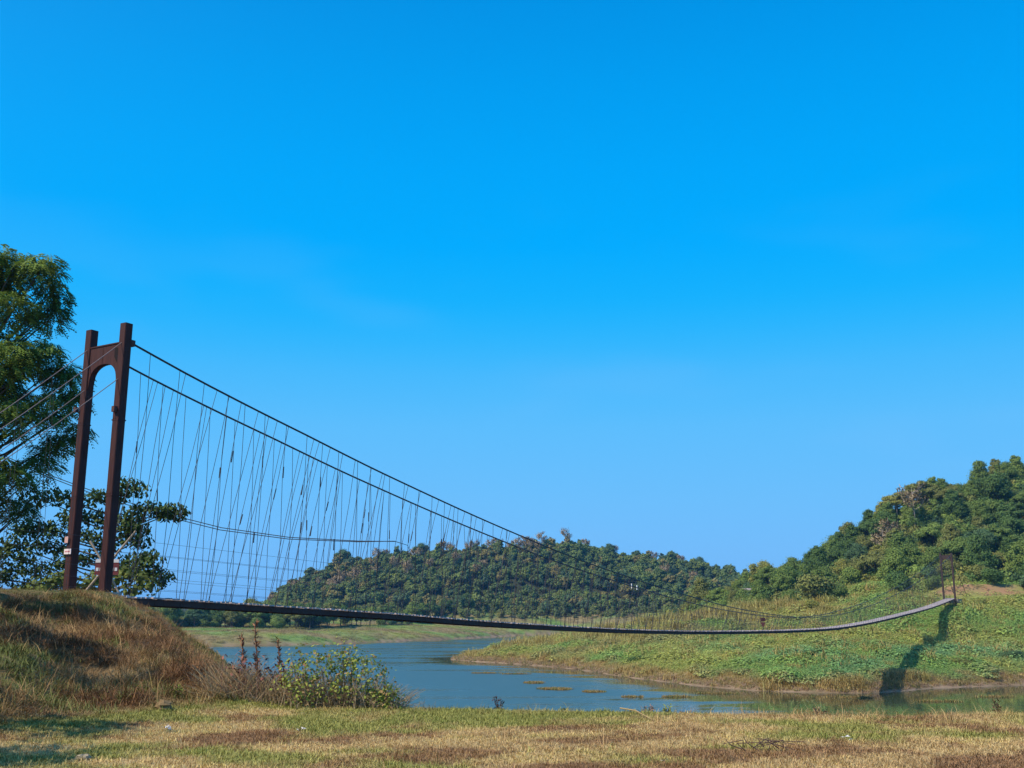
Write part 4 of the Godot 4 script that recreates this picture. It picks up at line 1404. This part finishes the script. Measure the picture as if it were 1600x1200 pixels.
func small_things() -> void:
	rng.seed = 8
	# hut between the trees of the saddle
	var hx := 62.3
	var hd := 283.0
	var hy := 14.3
	var hu := base("hut", P(hx, hy + 0.4, hd), 0.4)
	hu.scale = Vector3.ONE * 0.8
	var w := MB.new()
	w.box(Transform3D(Basis(), Vector3(0, 0.0, 0)), Vector3(3.2, 2.2, 2.4))
	part("wall", w.mesh(), mat_of(Color(0.12, 0.11, 0.12), 0.9), hu)
	var r := MB.new()
	for s in [-1.0, 1.0]:
		r.box(Transform3D(Basis(Vector3.RIGHT, s * 0.5), Vector3(0, 1.75, s * 0.86)), Vector3(4.0, 0.08, 2.0))
	part("roof", r.mesh(), mat_of(Color(0.50, 0.38, 0.40), 0.7), hu)
	var lg := MB.new()
	for x in [-1.4, 1.4]:
		for z in [-1.0, 1.0]:
			lg.tube(PackedVector3Array([Vector3(x, -1.05, z), Vector3(x, -5.0, z)]), 0.1, 0.1, 5)
	part("stilts", lg.mesh(), bark, hu)
	tag(hu, "small hut with a pinkish grey roof among the saddle's trees", "hut")
	# litter and stones on the grass
	for q in [[-4.89, 15.48, 0.10, Color(0.75, 0.75, 0.76), "crumpled white wrapper on the grass below the embankment"], [-2.94, 15.23, 0.085, Color(0.7, 0.66, 0.64), "thin whitish scrap of plastic on the middle of the field"], [4.3, 14.04, 0.075, Color(0.75, 0.75, 0.78), "white paper scrap on the brown grass at the right"], [1.67, 11.95, 0.05, Color(0.7, 0.7, 0.74), "tiny pale scrap at the very front of the field"]]:
		var mb := MB.new()
		for k in 9:
			var a := rv() * 0.4
			var b := rv()
			var c := rv()
			mb.tri((a + b * 0.6) * q[2] * Vector3(1.2, 0.6, 1), (a + c * 0.6) * q[2] * Vector3(1.2, 0.6, 1), a * q[2], (b + Vector3.UP).normalized(), (c + Vector3.UP).normalized(), Vector3.UP)
		var o := part("litter", mb.mesh(), mat_of(q[3], 0.6))
		o.position = P(q[0], hgt(q[0], q[1]) + q[2] * 0.55 + 0.02, q[1])
		tag(o, q[4], "litter", "litter on the grass")
	var sm := MB.new()
	sm.rock(Vector3.ZERO, Vector3(0.085, 0.04, 0.06), 0.5, 9)
	var so := part("stone", sm.mesh(), mat_of(Color(0.5, 0.4, 0.26), 0.9, false, noise_tex(0.04, Color(0.7, 0.7, 0.7), Color(1, 1, 1), 4, 256), 6.0))
	so.position = P(-4.86, hgt(-4.86, 12.47) + 0.04, 12.47)
	tag(so, "flat tan stone on the front left of the field", "stone")
	var cl := MB.new()
	cl.rock(Vector3.ZERO, Vector3(0.13, 0.085, 0.11), 0.45, 5)
	var co := part("earth_clod", cl.mesh(), mat_of(Color(0.33, 0.22, 0.11), 1.0, false, noise_tex(0.05, Color(0.6, 0.6, 0.6), Color(1, 1, 1), 5, 256), 4.0))
	co.position = P(-5.65, hgt(-5.65, 17.68) + 0.08, 17.68)
	tag(co, "brown clod of earth where the embankment meets the field", "clod")
	var st := MB.new()
	st.tube(PackedVector3Array([P(1.85, hgt(1.85, 18.6) + 0.12, 18.6), P(2.0, hgt(2.0, 17.6) + 0.09, 17.6), P(2.15, hgt(2.15, 16.7) + 0.03, 16.7)]), 0.014, 0.008, 6)
	tag(part("stick", st.mesh(), mat_of(Color(0.36, 0.26, 0.13), 0.9)), "straight dry stick lying at the edge of the field", "stick")
	var tw := MB.new()
	for k in 10:
		var a := P(3.0 + rr(-0.3, 0.3), 8.12, 13.1 + rr(-0.25, 0.25))
		a.y = hgt(a.x, -a.z) + 0.03
		tw.tube(PackedVector3Array([a, a + Vector3(rr(-0.2, 0.2), rr(0.04, 0.12), rr(-0.15, 0.15)), a + Vector3(rr(-0.4, 0.4), rr(0.0, 0.2), rr(-0.3, 0.3))]), 0.007, 0.003, 4)
	tag(part("fallen_branch", tw.mesh(), mat_of(Color(0.10, 0.06, 0.06), 0.9)), "dark fallen twiggy branch on the brown grass at the front right", "branch")

func build_water() -> void:
	# open water is ruffled by the wind, the arm under the right bank lies still
	var pm := PlaneMesh.new()
	pm.size = Vector2(8000, 4600)
	var m := StandardMaterial3D.new()
	m.albedo_color = Color(0.045, 0.062, 0.032).linear_to_srgb()
	m.metallic_specular = 0.5
	var im := Image.create(512, 512, false, Image.FORMAT_L8)
	for j in 512:
		var d := 520.0 - j / 512.0 * 450.0
		for i in 512:
			var x := -400.0 + i / 512.0 * 450.0
			if x < -350.0: x += 450.0
			var sd := bil(gd, x, d)
			var w := n1.get_noise_2d(x * 3.0, d * 10.0)
			var calm := maxf(smoothstep(11.0, 24.0, x - (d - 130.0) * 0.12 + w * 16.0), smoothstep(16.0, 4.0, -sd + w * 12.0))
			calm = maxf(calm, 0.55 * smoothstep(0.12, 0.35, n2.get_noise_2d(x * 1.5 + 30.0, d * 7.0)))
			var v := lerpf(0.30, 0.045, calm)
			im.set_pixel(i, j, Color(v, v, v))
	var f := FastNoiseLite.new()
	f.seed = 4
	f.frequency = 0.12
	f.fractal_octaves = 3
	var t := NoiseTexture2D.new()
	t.width = 2048
	t.height = 2048
	t.seamless = true
	t.noise = f
	t.as_normal_map = true
	t.bump_strength = 1.0
	m.roughness = 1.0
	m.roughness_texture = ImageTexture.create_from_image(im)
	m.roughness_texture_channel = BaseMaterial3D.TEXTURE_CHANNEL_RED
	m.normal_enabled = true
	m.normal_texture = t
	m.normal_scale = 0.04
	m.uv1_scale = Vector3(8000.0 / 450.0, 4600.0 / 450.0, 1)
	var o := part("water", pm, m)
	o.position = P(0, 0, 2270)
	o.set_meta("kind", "structure")

func build_sky() -> PanoramaSkyMaterial:
	# blue gradient by height above the horizon, with the faintest wisps
	var el := [0.0, 3.0, 6.0, 10.0, 13.0, 17.0, 20.0, 24.0, 28.0, 33.0, 50.0, 90.0]
	var cs := [Color8(126, 192, 255), Color8(120, 192, 255), Color8(110, 193, 255), Color8(94, 191, 255), Color8(70, 186, 255), Color8(20, 178, 255), Color8(0, 172, 255), Color8(0, 166, 250), Color8(0, 158, 242), Color8(0, 146, 230), Color8(0, 130, 212), Color8(0, 116, 196)]
	var im := Image.create(512, 512, false, Image.FORMAT_RGBF)
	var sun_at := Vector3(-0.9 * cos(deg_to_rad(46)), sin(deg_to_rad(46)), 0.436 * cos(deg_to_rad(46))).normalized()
	var f := FastNoiseLite.new()
	f.seed = 21
	f.frequency = 1.0
	f.fractal_octaves = 4
	for y in 512:
		var e := 90.0 - (y + 0.5) / 512.0 * 180.0
		var c: Color = cs[0]
		for k in el.size() - 1:
			if e >= el[k] and e <= el[k + 1]:
				var u: float = (e - el[k]) / (el[k + 1] - el[k])
				c = cs[k].lerp(cs[k + 1], u)
		var base_l := c.srgb_to_linear()
		var l := base_l
		for x in 512:
			var a := x / 512.0 * TAU
			var w := f.get_noise_3d(cos(a) * 2.2, e * 0.16, sin(a) * 2.2)
			var wisp := smoothstep(0.15, 0.6, w) * smoothstep(24, 14, e) * smoothstep(-1, 2, e) * 0.05
			var to := Vector3(-sin(a - PI) * cos(deg_to_rad(e)), sin(deg_to_rad(e)), cos(a - PI) * cos(deg_to_rad(e)))
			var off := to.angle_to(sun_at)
			var halo := 0.75 * exp(-off * off / 0.3) * smoothstep(-4, 2, e)  # whitish glow round the out-of-view sun, added to warm the bluish shadows
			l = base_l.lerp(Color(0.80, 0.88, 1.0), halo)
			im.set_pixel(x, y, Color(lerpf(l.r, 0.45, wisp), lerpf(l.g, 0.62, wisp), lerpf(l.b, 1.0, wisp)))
	var m := PanoramaSkyMaterial.new()
	m.panorama = ImageTexture.create_from_image(im)
	return m

func _ready() -> void:
	rng.seed = 1
	n1.seed = 3
	n1.frequency = 0.01
	n1.fractal_octaves = 3
	n2.seed = 14
	n2.frequency = 0.01
	n2.fractal_octaves = 2
	n3.seed = 25
	# camera
	var cam := Camera3D.new()
	cam.name = "camera"
	cam.fov = rad_to_deg(2.0 * atan(600.0 / 1632.0))
	cam.position = Vector3(0, EYE, 0)
	cam.rotation.x = atan(360.0 / 1632.0)
	cam.near = 0.1
	cam.far = 9000
	add_child(cam)
	# sky
	var we := WorldEnvironment.new()
	we.name = "environment"
	var env := Environment.new()
	env.background_mode = Environment.BG_SKY
	env.sky = Sky.new()
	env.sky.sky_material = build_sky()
	env.tonemap_mode = Environment.TONE_MAPPER_LINEAR
	env.tonemap_exposure = 1.0
	env.fog_enabled = true
	env.fog_density = 0.00013
	env.fog_light_color = Color(0.45, 0.74, 1.0)
	env.sdfgi_enabled = true
	env.ssao_enabled = true
	env.ssil_enabled = true
	we.environment = env
	add_child(we)
	# sun: from the left, a little behind the viewer
	var sun := DirectionalLight3D.new()
	sun.name = "sun"
	sun.light_color = Color(1.0, 0.95, 0.86)
	sun.light_energy = 1.6
	sun.light_angular_distance = 0.5
	sun.shadow_enabled = true
	var el := deg_to_rad(46.0)
	sun.basis = Basis.looking_at(Vector3(0.9 * cos(el), -sin(el), -0.436 * cos(el)), Vector3.UP)
	add_child(sun)
	# large structure, then things
	build_grid()
	build_ground()
	build_water()
	build_woods()
	build_far_cover()
	build_near_cover()
	build_bridge()
	spray_tree()
	broad_tree()
	shade_trees()
	thicket()
	small_things()
	for o in find_children("*", "Node3D", true, false):
		if o.has_meta("_names"):
			o.remove_meta("_names")
